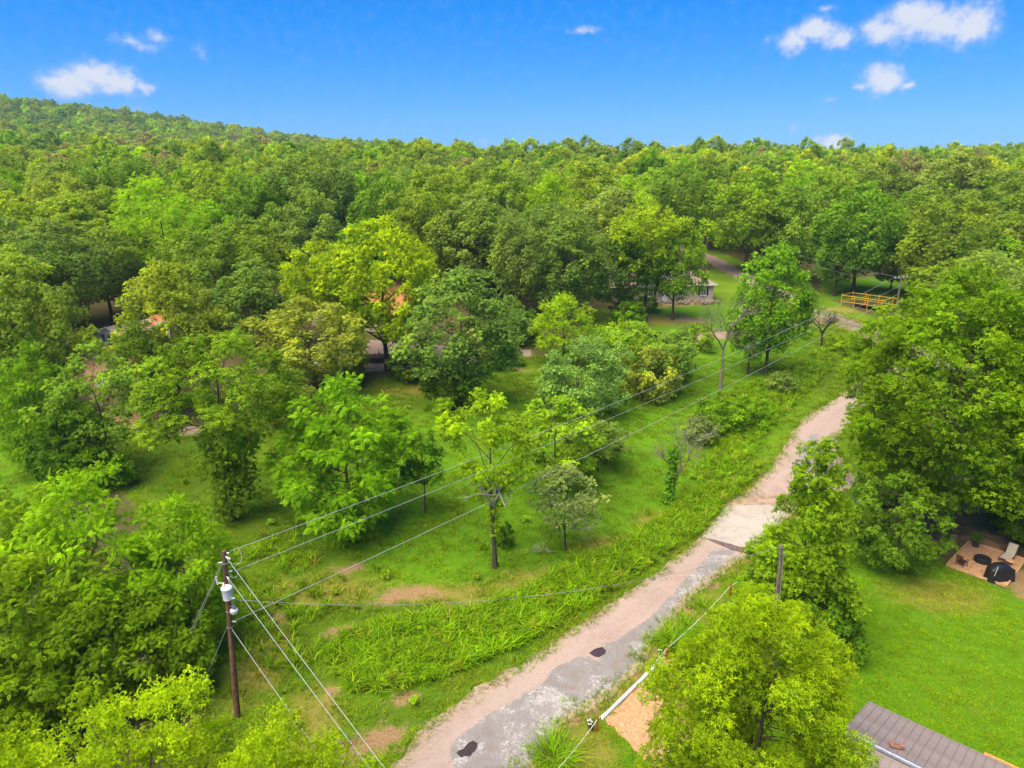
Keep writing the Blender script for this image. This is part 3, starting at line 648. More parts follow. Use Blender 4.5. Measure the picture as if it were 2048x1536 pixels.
# ------------------------------------------------------------------ trees one can pick out, front to back
def TW(proto, x, y, H, Wd, col, label, name='broadleaf_tree', rz=0.0, group=None, cat='tree'):
    TREES.append((x, y, Wd / 2)); return tree(proto, (x, y, float(g(x, y)) - .05), H, Wd, R(rz), col, name, label, group, cat)
TW('oak_near', -12.0, 18.8, 12.9, 10.6, (.205, .305, .004), 'bright lobed-leaf oak in the bottom left corner, in front of the utility pole', 'oak_tree', 20)
TW('oak_near', -18.4, 18.0, 12.4, 10.5, (.195, .295, .004), 'bright oak cut by the bottom left corner of the picture', 'oak_tree', 140)
TW('oak_near', -7.9, 17.4, 12.1, 9.2, (.200, .298, .004), 'low oak crown at the foot of the utility pole, cut by the bottom edge', 'oak_tree', 250)
LM = [('locust_near', 215, 1330, 948, 300, (.168, .305, .003), 'tallest feathery tree of the thicket left of the utility pole', 0),
      ('locust_near2', 60, 1290, 985, 300, (.138, .235, .004), 'feathery thicket tree at the left edge, level with the pole top', 60),
      ('locust_near', 392, 1310, 995, 215, (.145, .270, .003), 'narrow feathery tree right behind the utility pole top', 120),
      ('locust_near2', 90, 1440, 1120, 330, (.138, .228, .004), 'wide feathery tree in the middle of the left thicket', 200),
      ('locust_near', 345, 1385, 1160, 210, (.112, .205, .004), 'shaded feathery tree standing close left of the pole shaft', 300),
      ('locust_near2', 20, 1520, 1270, 300, (.118, .208, .004), 'dark green feathery tree low at the left edge', 20),
      ('locust_near2', 210, 1420, 1170, 240, (.128, .222, .004), 'feathery tree with dead twigs in the heart of the left thicket', 75),
      ('locust_near2', -90, 1400, 1090, 300, (.138, .235, .004), 'feathery thicket tree mostly outside the left edge', 170)]
for (pr, bx, by, tp, w, c, lb, rz) in LM: T(pr, bx, by, tp, w, c, lb, 'locust_tree', rz, 'feathery trees of the left thicket')
TW('pecan_near', 10.2, 23.9, 12.4, 11.3, (.178, .272, .004), 'large yellow-green narrow-leaved tree at the bottom, beside the metal roof', 'pecan_tree', 30)
T('cone_near', 1594, 1266, 880, 205, (.128, .225, .005), 'conical green tree standing behind the short grey pole', 'conical_tree', 40)
T('bush', 1630, 1290, 1140, 190, DEEP, 'dark glossy shrub at the foot of the conical tree', 'shrub', 80, cat='shrub', H=4.4)
T('maple_near', 1852, 1058, 540, 450, (.112, .205, .003), 'huge spreading maple filling the right side above the fire pit', 'maple_tree', 10)
T('maple_near', 2085, 1030, 545, 390, (.105, .195, .003), 'second huge maple cut by the right edge of the picture', 'maple_tree', 130)
T('small', 2080, 1085, 960, 230, DEEP, 'small dark tree at the right edge behind the fire pit', 'broadleaf_tree', 30)
T('small', 1790, 1135, 948, 215, (.095, .180, .010), 'small spreading tree on the lawn left of the fire pit', 'broadleaf_tree', 60)
T('bush', 1760, 1000, 940, 90, (.095, .200, .015), 'leafy shrub where the lane disappears behind the maples', 'shrub', 0, cat='shrub')
T('ivy', 990, 1135, 788, 210, (.175, .285, .006), 'lone tall tree with ivied trunk under the power lines', 'ivied_tree', 0)
T('walnut', 705, 1062, 758, 280, (.125, .255, .004), 'full bright green feathery tree left of the lone ivied tree', 'walnut_tree', 15)
T('ivy_wide', 470, 1040, 664, 290, (.125, .215, .010), 'broad tree with a leafy ivy skirt in the left clearing', 'ivied_tree', 100)
T('wispy', 222, 955, 690, 195, (.125, .220, .020), 'thin wispy tree in front of the sandy yard', 'wispy_tree', 200)
T('sapling', 850, 1026, 862, 88, (.090, .200, .010), 'slim young tree between the feathery tree and the lone ivied tree', 'young_tree', 0)
T('multi', 1108, 985, 797, 215, (.165, .275, .012), 'many-stemmed small tree right of the lone ivied tree', 'broadleaf_tree', 0)
T('multi', 1190, 940, 850, 150, (.12, .20, .03), 'grey-green small tree beside the many-stemmed one', 'broadleaf_tree', 130)
T('globe', 1165, 832, 678, 190, (.135, .240, .060), 'rounded silvery green tree in the middle of the clearing', 'round_tree', 0)
T('wispy', 1130, 1100, 925, 140, (.17, .23, .085), 'grey-green thicket with dead branches near the lane', 'shrub', 0, cat='shrub')
T('m2', 930, 815, 535, 222, (.120, .205, .040), 'tall grey-green oak with a dark leafy base above the clearing', 'oak_tree', 0)
T('bush', 905, 815, 725, 110, DEEP, 'dark bush at the foot of the tall grey-green oak', 'shrub', 0, cat='shrub')
T('m5', 1125, 735, 585, 140, LIME, 'bright lime tree behind the rounded silvery tree', 'broadleaf_tree', 0)
T('m1', 775, 742, 436, 245, YELLOW, 'big yellow-topped tree in front of the orange-roofed house', 'oak_tree', 40)
T('m4', 660, 735, 480, 165, YELLOW, 'yellow crown left of the big yellow-topped tree', 'oak_tree', 140)
T('m3', 630, 790, 600, 222, PALE, 'pale olive tree in front of the dark trailer', 'broadleaf_tree', 60)
T('m5', 345, 610, 352, 222, (.190, .325, .004), 'intensely bright green crown standing out of the left forest', 'walnut_tree', 0)
T('m2', 362, 815, 520, 190, (.190, .250, .022), 'olive-yellow tree right of the sandy yard', 'broadleaf_tree', 0)
T('m1', 80, 840, 528, 215, (.155, .230, .028), 'olive tree at the left edge, beside the sandy yard', 'broadleaf_tree', 0)
T('walnut', 100, 940, 690, 150, GREEN, 'green leafy tree at the left edge above the bright grass', 'broadleaf_tree', 0)
T('walnut', 165, 960, 800, 150, DEEP, 'dark leafy tangle under the wispy tree', 'broadleaf_tree', 90)
T('m4', 1290, 642, 402, 150, (.215, .310, .010), 'bright crown with bare trunk in front of the brick house', 'oak_tree', 30)
T('m1', 1345, 640, 440, 120, (.150, .260, .012), 'green crown hanging over the roof of the brick house', 'broadleaf_tree', 70)
T('m2', 1236, 642, 455, 120, (.085, .165, .020), 'dark tree with a slim bare trunk left of the brick house', 'broadleaf_tree', 0)
T('m2', 1530, 752, 488, 150, (.115, .240, .010), 'green tree behind the pale dead tree by the lane', 'broadleaf_tree', 0)
T('m5', 1495, 748, 560, 110, (.110, .215, .012), 'leaning green tree just right of the pale dead tree', 'broadleaf_tree', 90)
T('m1', 1705, 590, 366, 175, (.115, .225, .014), 'tall green tree behind the yellow pipe pen', 'broadleaf_tree', 0)
T('m3', 1668, 592, 440, 110, (.095, .195, .016), 'shorter green tree left of the tall one behind the yellow pipe pen', 'broadleaf_tree', 0)
T('m2', 1780, 585, 470, 90, GREY, 'grey-green tree at the edge of the far lawn behind the pipe pen', 'broadleaf_tree', 0)
T('m3', 645, 560, 405, 130, BLUE, 'dark blue-green crown behind the yellow tree', 'broadleaf_tree', 0)
T('m2', 700, 545, 370, 110, (.060, .135, .030), 'deep green crown behind the yellow tree, right of the blue-green one', 'broadleaf_tree', 0)
T('m5', 1100, 560, 345, 140, LIME, 'lime crown standing out at the top middle of the forest', 'broadleaf_tree', 0)
T('m1', 960, 600, 385, 190, (.140, .215, .040), 'large olive oak crown above the tall grey-green oak', 'oak_tree', 0)
T('m3', 1050, 640, 420, 150, GREY, 'grey-green crown left of the dark tree by the brick house', 'broadleaf_tree', 0)
T('m2', 1140, 650, 430, 150, (.120, .200, .035), 'forest edge crown behind the bright lime tree', 'broadleaf_tree', 0)
T('m1', 1930, 570, 405, 200, (.125, .185, .030), 'olive oak at the edge of the far lawn, above the huge maples', 'oak_tree', 0)
T('m3', 1860, 560, 420, 130, (.110, .180, .030), 'dark olive oak above the top of the huge maple', 'oak_tree', 50)
T('m3', 2040, 570, 420, 150, (.120, .190, .026), 'olive oak at the right edge above the maples', 'oak_tree', 90)
T('m3', 510, 620, 440, 190, (.145, .225, .020), 'yellowish bushy crown right of the intensely bright tree', 'broadleaf_tree', 0)
T('m1', 530, 700, 520, 180, (.115, .195, .030), 'dull green crown between the olive-yellow tree and the yellow one', 'broadleaf_tree', 0)
T('m4', 150, 700, 470, 200, (.100, .175, .030), 'dark olive crown behind the tree at the left edge', 'broadleaf_tree', 0)
T('wispy', 1262, 770, 640, 130, (.150, .260, .020), 'airy young tree right of the rounded silvery tree', 'wispy_tree', 20)
T('wispy', 1330, 790, 660, 120, (.125, .235, .030), 'airy young tree left of the pale dead tree', 'wispy_tree', 100)
T('m3', 1020, 690, 600, 90, (.10, .18, .02), 'dark understorey tree at the yard edge', 'broadleaf_tree', 0)
T('m3', 585, 885, 745, 125, (.135, .19, .02), 'olive tree behind the ivy-skirted tree, right side', 'broadleaf_tree', 30)
T('m2', 300, 850, 640, 110, (.09, .16, .014), 'dark tree at the edge of the sandy yard', 'broadleaf_tree', 30)
for (pr, bx, by, tp, w, c, lb) in [
    ('m2', 520, 560, 350, 115, (.11, .19, .02), 'upright green crown above the yellowish bushy one'), ('m4', 652, 548, 300, 175, (.115, .185, .035), 'tall grey-green crown left of the yellow tree top'),
    ('m1', 775, 560, 340, 135, (.11, .20, .015), 'green crown behind the big yellow-topped tree'), ('m3', 885, 560, 338, 195, (.150, .215, .02), 'wide olive crown above the big yellow-topped tree, right side'),
    ('m2', 1222, 575, 375, 160, (.15, .21, .05), 'pale grey-green crown left of the bright one by the brick house'), ('m4', 1350, 530, 328, 135, (.12, .20, .02), 'green crown high behind the brick house'),
    ('m1', 1490, 548, 335, 180, (.140, .230, .012), 'broad fresh green crown right of the top of the upper lane'), ('m3', 1590, 565, 372, 150, (.115, .195, .02), 'green crown left of the tall tree behind the pipe pen'),
    ('m2', 1822, 552, 368, 135, (.12, .19, .025), 'grey-olive crown right of the tall tree behind the pipe pen'), ('m1', 1900, 505, 308, 210, (.14, .195, .045), 'large greyish crown high at the right'),
    ('m3', 1985, 525, 345, 150, (.13, .20, .02), 'green crown right of the large greyish one'), ('m1', 55, 600, 385, 180, (.165, .235, .014), 'yellow-green crown high at the left edge'),
    ('m3', 150, 560, 348, 165, (.18, .24, .03), 'pale crown left of the intensely bright one'), ('m2', 238, 555, 372, 125, (.13, .20, .02), 'green crown touching the intensely bright one on the left'),
    ('m4', 255, 525, 300, 160, (.12, .20, .025), 'green crown above the intensely bright one'), ('m1', 435, 528, 325, 150, (.145, .22, .02), 'olive crown right above the intensely bright one'),
    ('m3', 40, 560, 460, 160, (.12, .20, .02), 'green crown at the left edge above the olive tree'), ('m1', 225, 640, 440, 170, (.13, .195, .025), 'dull crown below the intensely bright one, left side'),
    ('m3', 440, 660, 450, 170, (.125, .20, .022), 'rounded crown below the intensely bright one, right side'), ('m1', 1000, 540, 330, 150, (.13, .21, .02), 'green crown above the large olive oak'),
    ('m4', 1090, 610, 405, 150, (.115, .19, .035), 'grey-green crown below the lime one'), ('m1', 1170, 520, 320, 150, (.145, .21, .02), 'olive crown right of the lime one'),
    ('m3', 1420, 500, 318, 130, (.11, .185, .02), 'dark green crown above the upper lane'), ('m2', 1640, 520, 335, 120, (.15, .23, .015), 'fresh crown above the tall tree behind the pen'),
    ('m1', 1750, 500, 320, 150, (.12, .18, .03), 'brownish green crown above the far lawn')]: T(pr, bx, by, tp, w, tuple(k * 1.18 for k in c), lb, 'broadleaf_tree', (bx * 53) % 360)
SH = [(830, 752, 690, 110, (.10, .17, .014), 'dark bush below the trunk of the yellow-topped tree'), (1005, 728, 672, 90, (.13, .2, .02), 'olive bush at the yard edge right of the tall grey-green oak'), (690, 760, 690, 110, (.14, .2, .02), 'olive bush in front of the flatbed trailer'), (1250, 650, 600, 70, GREEN, 'bush left in front of the brick house'), (1400, 700, 650, 70, (.15, .24, .02), 'light bush left of the pale dead tree trunk'), (1440, 862, 800, 95, GREEN, 'leafy bush at the foot of the pale dead tree'), (1500, 850, 795, 80, GREEN, 'bush right of the pale dead tree'), (1395, 880, 830, 80, GREY, 'greyish bush left of the pale dead tree'),
      (1290, 800, 690, 120, PALE, 'airy pale sapling clump right of the rounded tree'), (1250, 700, 640, 90, LIME, 'airy lime bush below the brick house'), (1330, 760, 660, 110, GREY, 'airy grey-green saplings before the brick house'),
      (1280, 620, 590, 60, GREEN, 'bush against the brick house wall'), (1060, 690, 620, 60, DEEP, 'dark understorey bush left of the bright lime tree'), (20, 800, 690, 120, SPRING, 'bright bush at the left edge'),
      (115, 955, 850, 110, DEEP, 'dark bush at the left edge by the bright grass'), (205, 975, 890, 130, GREEN, 'bush under the wispy tree trunk'), (560, 810, 740, 90, OLIVE, 'olive bush behind the ivy-skirted tree'),
      (1672, 705, 670, 60, LIME, 'lime weeds bush right of the bare black tree'), (1560, 780, 745, 70, GREY, 'low grey-green bush beside the lane verge'), (1010, 1095, 1050, 40, DEEP, 'sprout at the ivied trunk'),
      (330, 1420, 1330, 120, DEEP, 'dark undergrowth bush in the gap of the left thicket'), (300, 800, 720, 90, OLIVE, 'olive bush at the edge of the sandy yard')]
for (bx, by, tp, w, c, lb) in SH: T('bush', bx, by, tp, w, c, lb, 'shrub', (bx * 37) % 360, None, 'shrub')

# ------------------------------------------------------------------ the forest behind
KEEP = [MEADOW, GLADE, LAWN, YARD, SAND, LAWN_R, LEFTGRASS, poly([(1180, 640), (1180, 560), (1440, 540), (1470, 600), (1440, 640)]), poly([(620, 700), (620, 640), (880, 640), (900, 700)])]
KEEPV = [poly([(1560, 640), (1600, 545), (1850, 545), (1850, 660), (1800, 760), (1700, 830), (1600, 800)])]
r = np.random.default_rng(99); cand = []
yy = 70.0
while yy < 1050:
    sp_ = 11.0 if yy < 200 else (11.6 if yy < 450 else 13.0)
    xs = np.arange(-.98 * yy - 10, .98 * yy + 10, sp_)
    xs = xs + r.uniform(-.38, .38, len(xs)) * sp_; ys = yy + r.uniform(-.38, .38, len(xs)) * sp_
    cand.append(np.stack([xs, ys], 1)); yy += sp_ * .9
cand = np.concatenate(cand); ok = np.ones(len(cand), bool)
for P in KEEP + KEEPV: ok &= ~(inside(P, cand[:, 0], cand[:, 1]) | (seg_dist(P, cand[:, 0], cand[:, 1]) < 1.5))
nearm = cand[:, 1] < 320
for A in (UL[::4], UR[::4], RL[::6], RR[::6], DL[::5]):
    dd = np.full(len(cand), 99.); dd[nearm] = seg_dist(A, cand[nearm, 0], cand[nearm, 1], False); ok &= dd > 3.6
for (tx, ty, tr) in TREES: ok &= np.hypot(cand[:, 0] - tx, cand[:, 1] - ty) > max(3.5, tr * .85)
# open view corridors onto houses, pen, car yard: no tree stands between them and the camera
for P in [poly([(560, 700), (900, 700), (1080, 720), (900, 760), (560, 760)]), poly([(1180, 600), (1640, 560), (1700, 700), (1180, 760)])]: ok &= ~inside(P, cand[:, 0], cand[:, 1])
ok &= (cand[:, 1] > 122) | ((np.abs(cand[:, 0]) > .55 * cand[:, 1]) & (cand[:, 1] > 88) & (np.abs(cand[:, 0]) < .84 * cand[:, 1]))
cand = cand[ok]; cz = g(cand[:, 0], cand[:, 1])
order = np.argsort(cand[:, 1]); cand, cz = cand[order], cz[order]
NIND = 185
mids = ['m1', 'm2', 'm3', 'm4', 'm1', 'm3', 'm5']; tones = {'olive': ((.142, .212, .018), 'olive'), 'grey': (GREY, 'grey-green'), 'green': (GREEN, 'fresh green'), 'deep': ((.085, .16, .018), 'deep green'), 'lime': ((.17, .27, .012), 'lime green'), 'pale': ((.165, .225, .035), 'pale yellowish')}
pick = ['olive', 'grey', 'green', 'deep', 'olive', 'pale', 'grey', 'green', 'lime', 'olive']
for i in range(min(NIND, len(cand))):
    px_, py_ = cand[i]; tn = pick[int(r.integers(len(pick)))]; c, word = tones[tn]; t = px_ / py_
    k = int(np.searchsorted([-.52, -.38, -.2, -.02, .13, .3, .45], t))
    where = ['at the far left of the forest', 'above the sandy yard', 'between the bright green crown and the yellow-topped tree', 'above the yellow-topped tree', 'above the tall grey-green oak', 'behind the brick house', 'behind the yellow pipe pen', 'above the huge maples'][k]
    where = ('nearer ' if py_ < 150 else ('' if py_ < 190 else 'deeper in ')) + where
    j = r.uniform(.85, 1.15); h = r.uniform(12.5, 20.5); pr = mids[int(r.integers(len(mids)))] if py_ < 210 else 'f%d' % r.integers(1, 5)
    tree(pr, (px_, py_, float(cz[i]) - .1), h, r.uniform(12.0, 19.0), r.uniform(0, 6.28), tuple(k * j * 1.15 for k in c), 'forest_tree', f'{word} forest tree {where}', f'{word} trees {where}')

def scatter(name, pts, protos, label, scale, pick=None, color=None):
    """one mass of instances on points (uncountable stuff)"""
    n = len(pts); me = bpy.data.meshes.new(name); me.vertices.add(n); me.vertices.foreach_set('co', np.asarray(pts, np.float32).ravel())
    r2 = np.random.default_rng(n)
    a = me.attributes.new('scl', 'FLOAT_VECTOR', 'POINT'); a.data.foreach_set('vector', np.asarray(scale, np.float32).ravel())
    a = me.attributes.new('rot', 'FLOAT_VECTOR', 'POINT'); a.data.foreach_set('vector', np.stack([np.zeros(n), np.zeros(n), r2.uniform(0, 6.28, n)], 1).astype(np.float32).ravel())
    a = me.attributes.new('pick', 'INT', 'POINT'); a.data.foreach_set('value', np.asarray(r2.integers(0, len(protos), n) if pick is None else pick).astype(np.int32))
    o = link(name, me); tag(o, label, kind='stuff')
    cl = bpy.data.collections.new(name + '_kinds')
    for k, pm in enumerate(protos):
        po = bpy.data.objects.new(f'{name}_kind', pm); cl.objects.link(po)
        if color is not None: po.color = (*color[k % len(color)], 1)
    ng = bpy.data.node_groups.new(name, 'GeometryNodeTree'); ng.interface.new_socket('Geometry', in_out='INPUT', socket_type='NodeSocketGeometry'); ng.interface.new_socket('Geometry', in_out='OUTPUT', socket_type='NodeSocketGeometry')
    N, L = ng.nodes, ng.links
    gi, go = N.new('NodeGroupInput'), N.new('NodeGroupOutput'); m2p = N.new('GeometryNodeMeshToPoints'); ip = N.new('GeometryNodeInstanceOnPoints'); ci = N.new('GeometryNodeCollectionInfo')
    ci.inputs[0].default_value = cl; ci.inputs['Separate Children'].default_value = True; ci.inputs['Reset Children'].default_value = True; ip.inputs['Pick Instance'].default_value = True
    def at(nm, ty):
        q = N.new('GeometryNodeInputNamedAttribute'); q.data_type = ty; q.inputs[0].default_value = nm; return next(s for s in q.outputs if s.enabled and s.name == 'Attribute')
    L.new(gi.outputs[0], m2p.inputs[0]); L.new(m2p.outputs[0], ip.inputs['Points']); L.new(ci.outputs[0], ip.inputs['Instance'])
    L.new(at('pick', 'INT'), ip.inputs['Instance Index']); L.new(at('rot', 'FLOAT_VECTOR'), ip.inputs['Rotation']); L.new(at('scl', 'FLOAT_VECTOR'), ip.inputs['Scale']); L.new(ip.outputs[0], go.inputs[0])
    md = o.modifiers.new('scatter', 'NODES'); md.node_group = ng
    return o
far_pts = np.c_[cand[NIND:], cz[NIND:] - .1]; nf = len(far_pts)
hs_ = r.uniform(12, 20.5, nf) / PR['f1']['H']; ws_ = r.uniform(11.5, 19, nf) / (2 * PR['f1']['R'])
def far_mesh(p):
    """crown and wood of a far tree joined"""
    c, tk = PR[p]['crown'], PR[p]['trunk']
    bm = bmesh.new(); bm.from_mesh(c); n1 = len(bm.faces); bm.from_mesh(tk); bm.faces.ensure_lookup_table()
    for f in bm.faces[n1:]: f.material_index = 1
    me = bpy.data.meshes.new('forest_mass_tree'); bm.to_mesh(me); bm.free(); me.materials.append(M['leaf_far']); me.materials.append(M['bark']); return me
scatter('distant_forest', far_pts, [far_mesh('f%d' % k) for k in range(1, 5)], 'closed deciduous forest covering the far slopes up to the skyline', np.stack([ws_, ws_, hs_], 1))
print('TREES', len(TREES), 'forest', len(cand))

# ------------------------------------------------------------------ grass, weeds
def tuft(seed, n, rad, h, w, arch, segs=3, col=None):
    r2 = np.random.default_rng(seed); V, Q, vv = [], [], []
    for i in range(n):
        a = r2.uniform(0, 6.28); d = np.array([math.cos(a), math.sin(a)]); p = d * rad * math.sqrt(r2.random()); b = a + r2.normal(0, .9); bd = np.array([math.cos(b), math.sin(b)]); sd_ = np.array([-bd[1], bd[0]])
        H_ = h * r2.uniform(.5, 1.15); reach = H_ * arch * r2.uniform(.4, 1.3); base = len(V); val = r2.random()
        for k in range(segs + 1):
            t = k / segs; c = np.r_[p + bd * reach * t * t, H_ * (t - .32 * arch * t * t * t)]; ww = w * (1 - t * .85) * (.6 + .8 * min(1, t * 3)) / 1.4
            V += [c + np.r_[sd_ * ww, 0], c - np.r_[sd_ * ww, 0]]; vv += [val, val]
        for k in range(segs): j = base + 2 * k; Q.append((j, j + 1, j + 3, j + 2))
    return mesh_np('tuft', np.array(V), np.array(Q), M['grass'] if col is None else foliage('grass_blade', col, .42, 1.0), np.array(vv))
def sprinkle(P, per_m2, seed, avoid=(), ymax=1e9, keep=None):
    r2 = np.random.default_rng(seed); lo, hi = P.min(0), P.max(0); n = int((hi - lo).prod() * per_m2); q = lo + r2.random((n, 2)) * (hi - lo)
    m = inside(P, q[:, 0], q[:, 1]) & (q[:, 1] < ymax)
    q = q[m]
    for A in (ROADP[::3], *avoid): q = q[~inside(A, q[:, 0], q[:, 1])]
    if keep is not None: q = q[keep(q[:, 0], q[:, 1], r2.random(len(q)))]
    return np.c_[q, g(q[:, 0], q[:, 1])]
r = np.random.default_rng(5)
def iso(n, a, b): return np.repeat(r.uniform(a, b, (n, 1)), 3, 1)
patchy = lambda x_, y_, u: u < .35 + .65 * smooth01(.5 + .9 * (np.sin(x_ * .9 + 1.7 * np.sin(y_ * .55)) * np.cos(y_ * .8 + x_ * .25)))
def no_soil(x_, y_, u):
    s = np.zeros(len(x_))
    for c, rx, ry in BARE: s = np.maximum(s, np.exp(-(((x_ - c[0]) / rx) ** 2 + ((y_ - c[1]) / ry) ** 2)))
    return u > s * 1.25
MEADC = [(.150, .300, .005), (.190, .345, .005), (.210, .325, .010), (.270, .310, .022), (.125, .260, .006)]
LAWNC = [(.165, .300, .003), (.205, .350, .003), (.235, .375, .003), (.285, .390, .005)]
p = sprinkle(LAWN, 10, 1, (PLAY, PIT), 80, no_soil)
scatter('lawn_grass', p, [tuft(60 + k, 34, .34, .11, .013, .8, 2, LAWNC[k]) for k in range(4)], 'short bright mown lawn on the right', iso(len(p), .7, 1.4), np.clip(np.round(1.6 + 1.3 * np.sin(p[:, 0] * .45 + 1.4 * np.sin(p[:, 1] * .3)) * np.cos(p[:, 1] * .38 + p[:, 0] * .12) + r.normal(0, .8, len(p))), 0, 3))
p = sprinkle(MEADOW, 5.5, 2, (YARD, PLAY), 100, lambda a, b, u: patchy(a, b, u) & no_soil(a, b, r.random(len(a))))
ev = []
for A in (RL, RR[:150]):
    for q in range(3): ev.append(A + r.normal(0, .33, A.shape))
ev = np.concatenate(ev); ev = np.c_[ev, g(ev[:, 0], ev[:, 1]) + .01]; p = np.concatenate([p, sprinkle(VERGE, 4, 12), ev])
scatter('meadow_grass', p, [tuft(70 + k, 24, .36, .26, .018, .9, 2, MEADC[k]) for k in range(5)], 'uneven meadow grass in the clearing left of the lane', iso(len(p), .6, 1.5))
p = np.concatenate([sprinkle(WEEDS, 10, 3), sprinkle(WEEDS2, 6.5, 4)])
ex = [hit(a, b) for a, b in ((520, 1230), (540, 1210), (600, 1240), (590, 1310), (1560, 905), (1330, 1310), (570, 1330), (620, 1180), (640, 1215), (500, 1290), (520, 1110), (560, 1090), (590, 1130))]
p = np.concatenate([p] + [np.c_[e[None, :2] + r.normal(0, 1.0, (16, 2)), np.zeros(16)] for e in ex])
WEEDC = [(.205, .395, .004), (.240, .420, .004), (.150, .310, .004), (.250, .400, .012), (.175, .350, .004), (.33, .31, .05)]
scatter('roadside_weeds', p, [tuft(80 + k, 15, .22, .88, .046, 1.0, 4, WEEDC[k]) for k in range(6)], 'tall arching weeds along the left side of the lane', iso(len(p), .55, 1.25), r.choice(6, len(p), p=[.22, .22, .2, .17, .165, .025]))
def weed(seed, col):
    r2 = np.random.default_rng(seed); n = 5; C_ = np.c_[r2.normal(0, .22, (n, 2)), r2.uniform(.25, .6, n)]; a_, b_, c_ = leaves(r2, C_, np.full(n, .26), np.full(n, 9), 'star4', .17); return mesh_np('weed', a_, b_, foliage('weed_leaf', col, .42, 1.0), c_)
pw_ = np.concatenate([sprinkle(WEEDS, .7, 21), sprinkle(WEEDS2, .7, 22), sprinkle(MEADOW, .02, 23, (YARD,), 85)])
scatter('leafy_weeds', pw_, [weed(300 + k, c_) for k, c_ in enumerate([(.22, .40, .006), (.27, .44, .006), (.18, .34, .006), (.31, .42, .02)])], 'low broad-leaved weeds mixed into the roadside grass', iso(len(pw_), .5, 1.05))
TUFTM = [tuft(90 + k, 230, .8, 1.15, .026, 1.1, 4) for k in range(2)]
for (bx, by, k, lb) in ((1110, 1520, 1.15, 'big tussock of arching grass at the lane edge, bottom middle'), (1350, 1290, 1.1, 'grass tussock beside the farther red post'), (1378, 1258, .9, 'small tussock at the lane edge just above the grass by the middle red post'), (1412, 1222, .9, 'tussock between the lane and the farthest red post')):
    o = link('grass_tussock', TUFTM[bx % 2], None, hit(bx, by)); o.scale = (k, k, k * .95); o.color = (.21, .40, .008, 1); tag(o, lb, 'grass', 'grass tussocks beside the lane')

# ------------------------------------------------------------------ materials of built things
M['steel'] = plain('galvanised_steel', (.42, .43, .44), .4, .15, 8, .7)
M['can'] = plain('transformer_paint', (.66, .67, .72), .35, .06, 3)
M['porcelain'] = plain('porcelain', (.62, .6, .56), .3, .1, 9)
M['wire'] = plain('aluminium_wire', (.52, .53, .52), .5, .1, 3, .3)
M['cable'] = plain('black_cable', (.22, .22, .21), .6, .6, .7)
M['rope'] = plain('white_rope', (.68, .66, .60), .9, .15, 20)
M['red'] = plain('red_post_paint', (.42, .045, .015), .55, .25, 9)
M['white'] = plain('white_paint', (.78, .77, .74), .6, .08, 3)
M['lumber'] = plain('raw_lumber', (.56, .33, .16), .8, .25, 4)
M['deck'] = plain('stained_deck', (.55, .25, .07), .6, .25, 4)
M['black'] = plain('black_vinyl', (.012, .013, .016), .45, .4, 2, spec=.4, bstr=.5)
M['rubber'] = plain('tyre_rubber', (.016, .016, .018), .8, .4, 12)
M['brown_frame'] = plain('brown_chair', (.07, .038, .022), .6, .3, 6)
M['sling'] = plain('beige_sling', (.46, .40, .30), .85, .12, 14)
M['glass'] = plain('window_glass', (.05, .06, .07), .08, .3, 1, spec=.6)
M['yellow'] = plain('yellow_pipe_paint', (.58, .31, .015), .5, .2, 5)
M['shutter'] = plain('black_shutter', (.015, .015, .017), .5, .2, 5)
M['terracotta'] = plain('orange_shingles', (.50, .18, .07), .85, .3, 3)
M['brown_roof'] = plain('brown_shingles', (.30, .21, .185), .9, .3, 3)
M['stone'] = plain('mixed_rubble', (.42, .30, .24), .9, .35, 5)
M['carred'] = plain('red_car_paint', (.45, .02, .04), .25, .1, 2, spec=.6)
M['carwhite'] = plain('white_car_paint', (.72, .73, .75), .25, .06, 2, spec=.6)
M['terra_pot'] = plain('dark_pot', (.06, .045, .04), .6, .3, 6)
M['petal'] = plain('white_petal', (.80, .78, .74), .7, .1, 9)
M['rust'] = plain('rusty_cap', (.34, .17, .11), .7, .5, 12)
def roof_metal_fn(t, out):
    c = t.new('ShaderNodeTexCoord').outputs['Object']; n = t.noise(c, 1.1, 5, .6); n2 = t.noise(c, 14, 4, .6)
    principled(t, out, t.mix(t.range(n, .3, .7), (.29, .232, .20), (.37, .305, .27)), t.math('MULTIPLY_ADD', n2, .2, .42), .4, .25, n2, .1, .004)
M['roof_metal'] = material('brown_roof_metal', roof_metal_fn)
def brick_fn(t, out):
    c = t.new('ShaderNodeTexCoord').outputs['Object']
    sw = t.new('ShaderNodeSeparateXYZ'); t.l.new(c, sw.inputs[0]); cb = t.new('ShaderNodeCombineXYZ'); t.l.new(t.math('ADD', sw.outputs[0], sw.outputs[1]), cb.inputs[0]); t.l.new(sw.outputs[2], cb.inputs[1])
    b = t.new('ShaderNodeTexBrick'); t.l.new(cb.outputs[0], b.inputs['Vector']); b.inputs['Scale'].default_value = 4.2
    b.inputs['Color1'].default_value = (.46, .28, .21, 1); b.inputs['Color2'].default_value = (.58, .42, .33, 1); b.inputs['Mortar'].default_value = (.60, .54, .47, 1)
    principled(t, out, b.outputs['Color'], .9, .2, 0, b.outputs['Fac'], .3, .01)
M['brick'] = material('tan_brick', brick_fn)

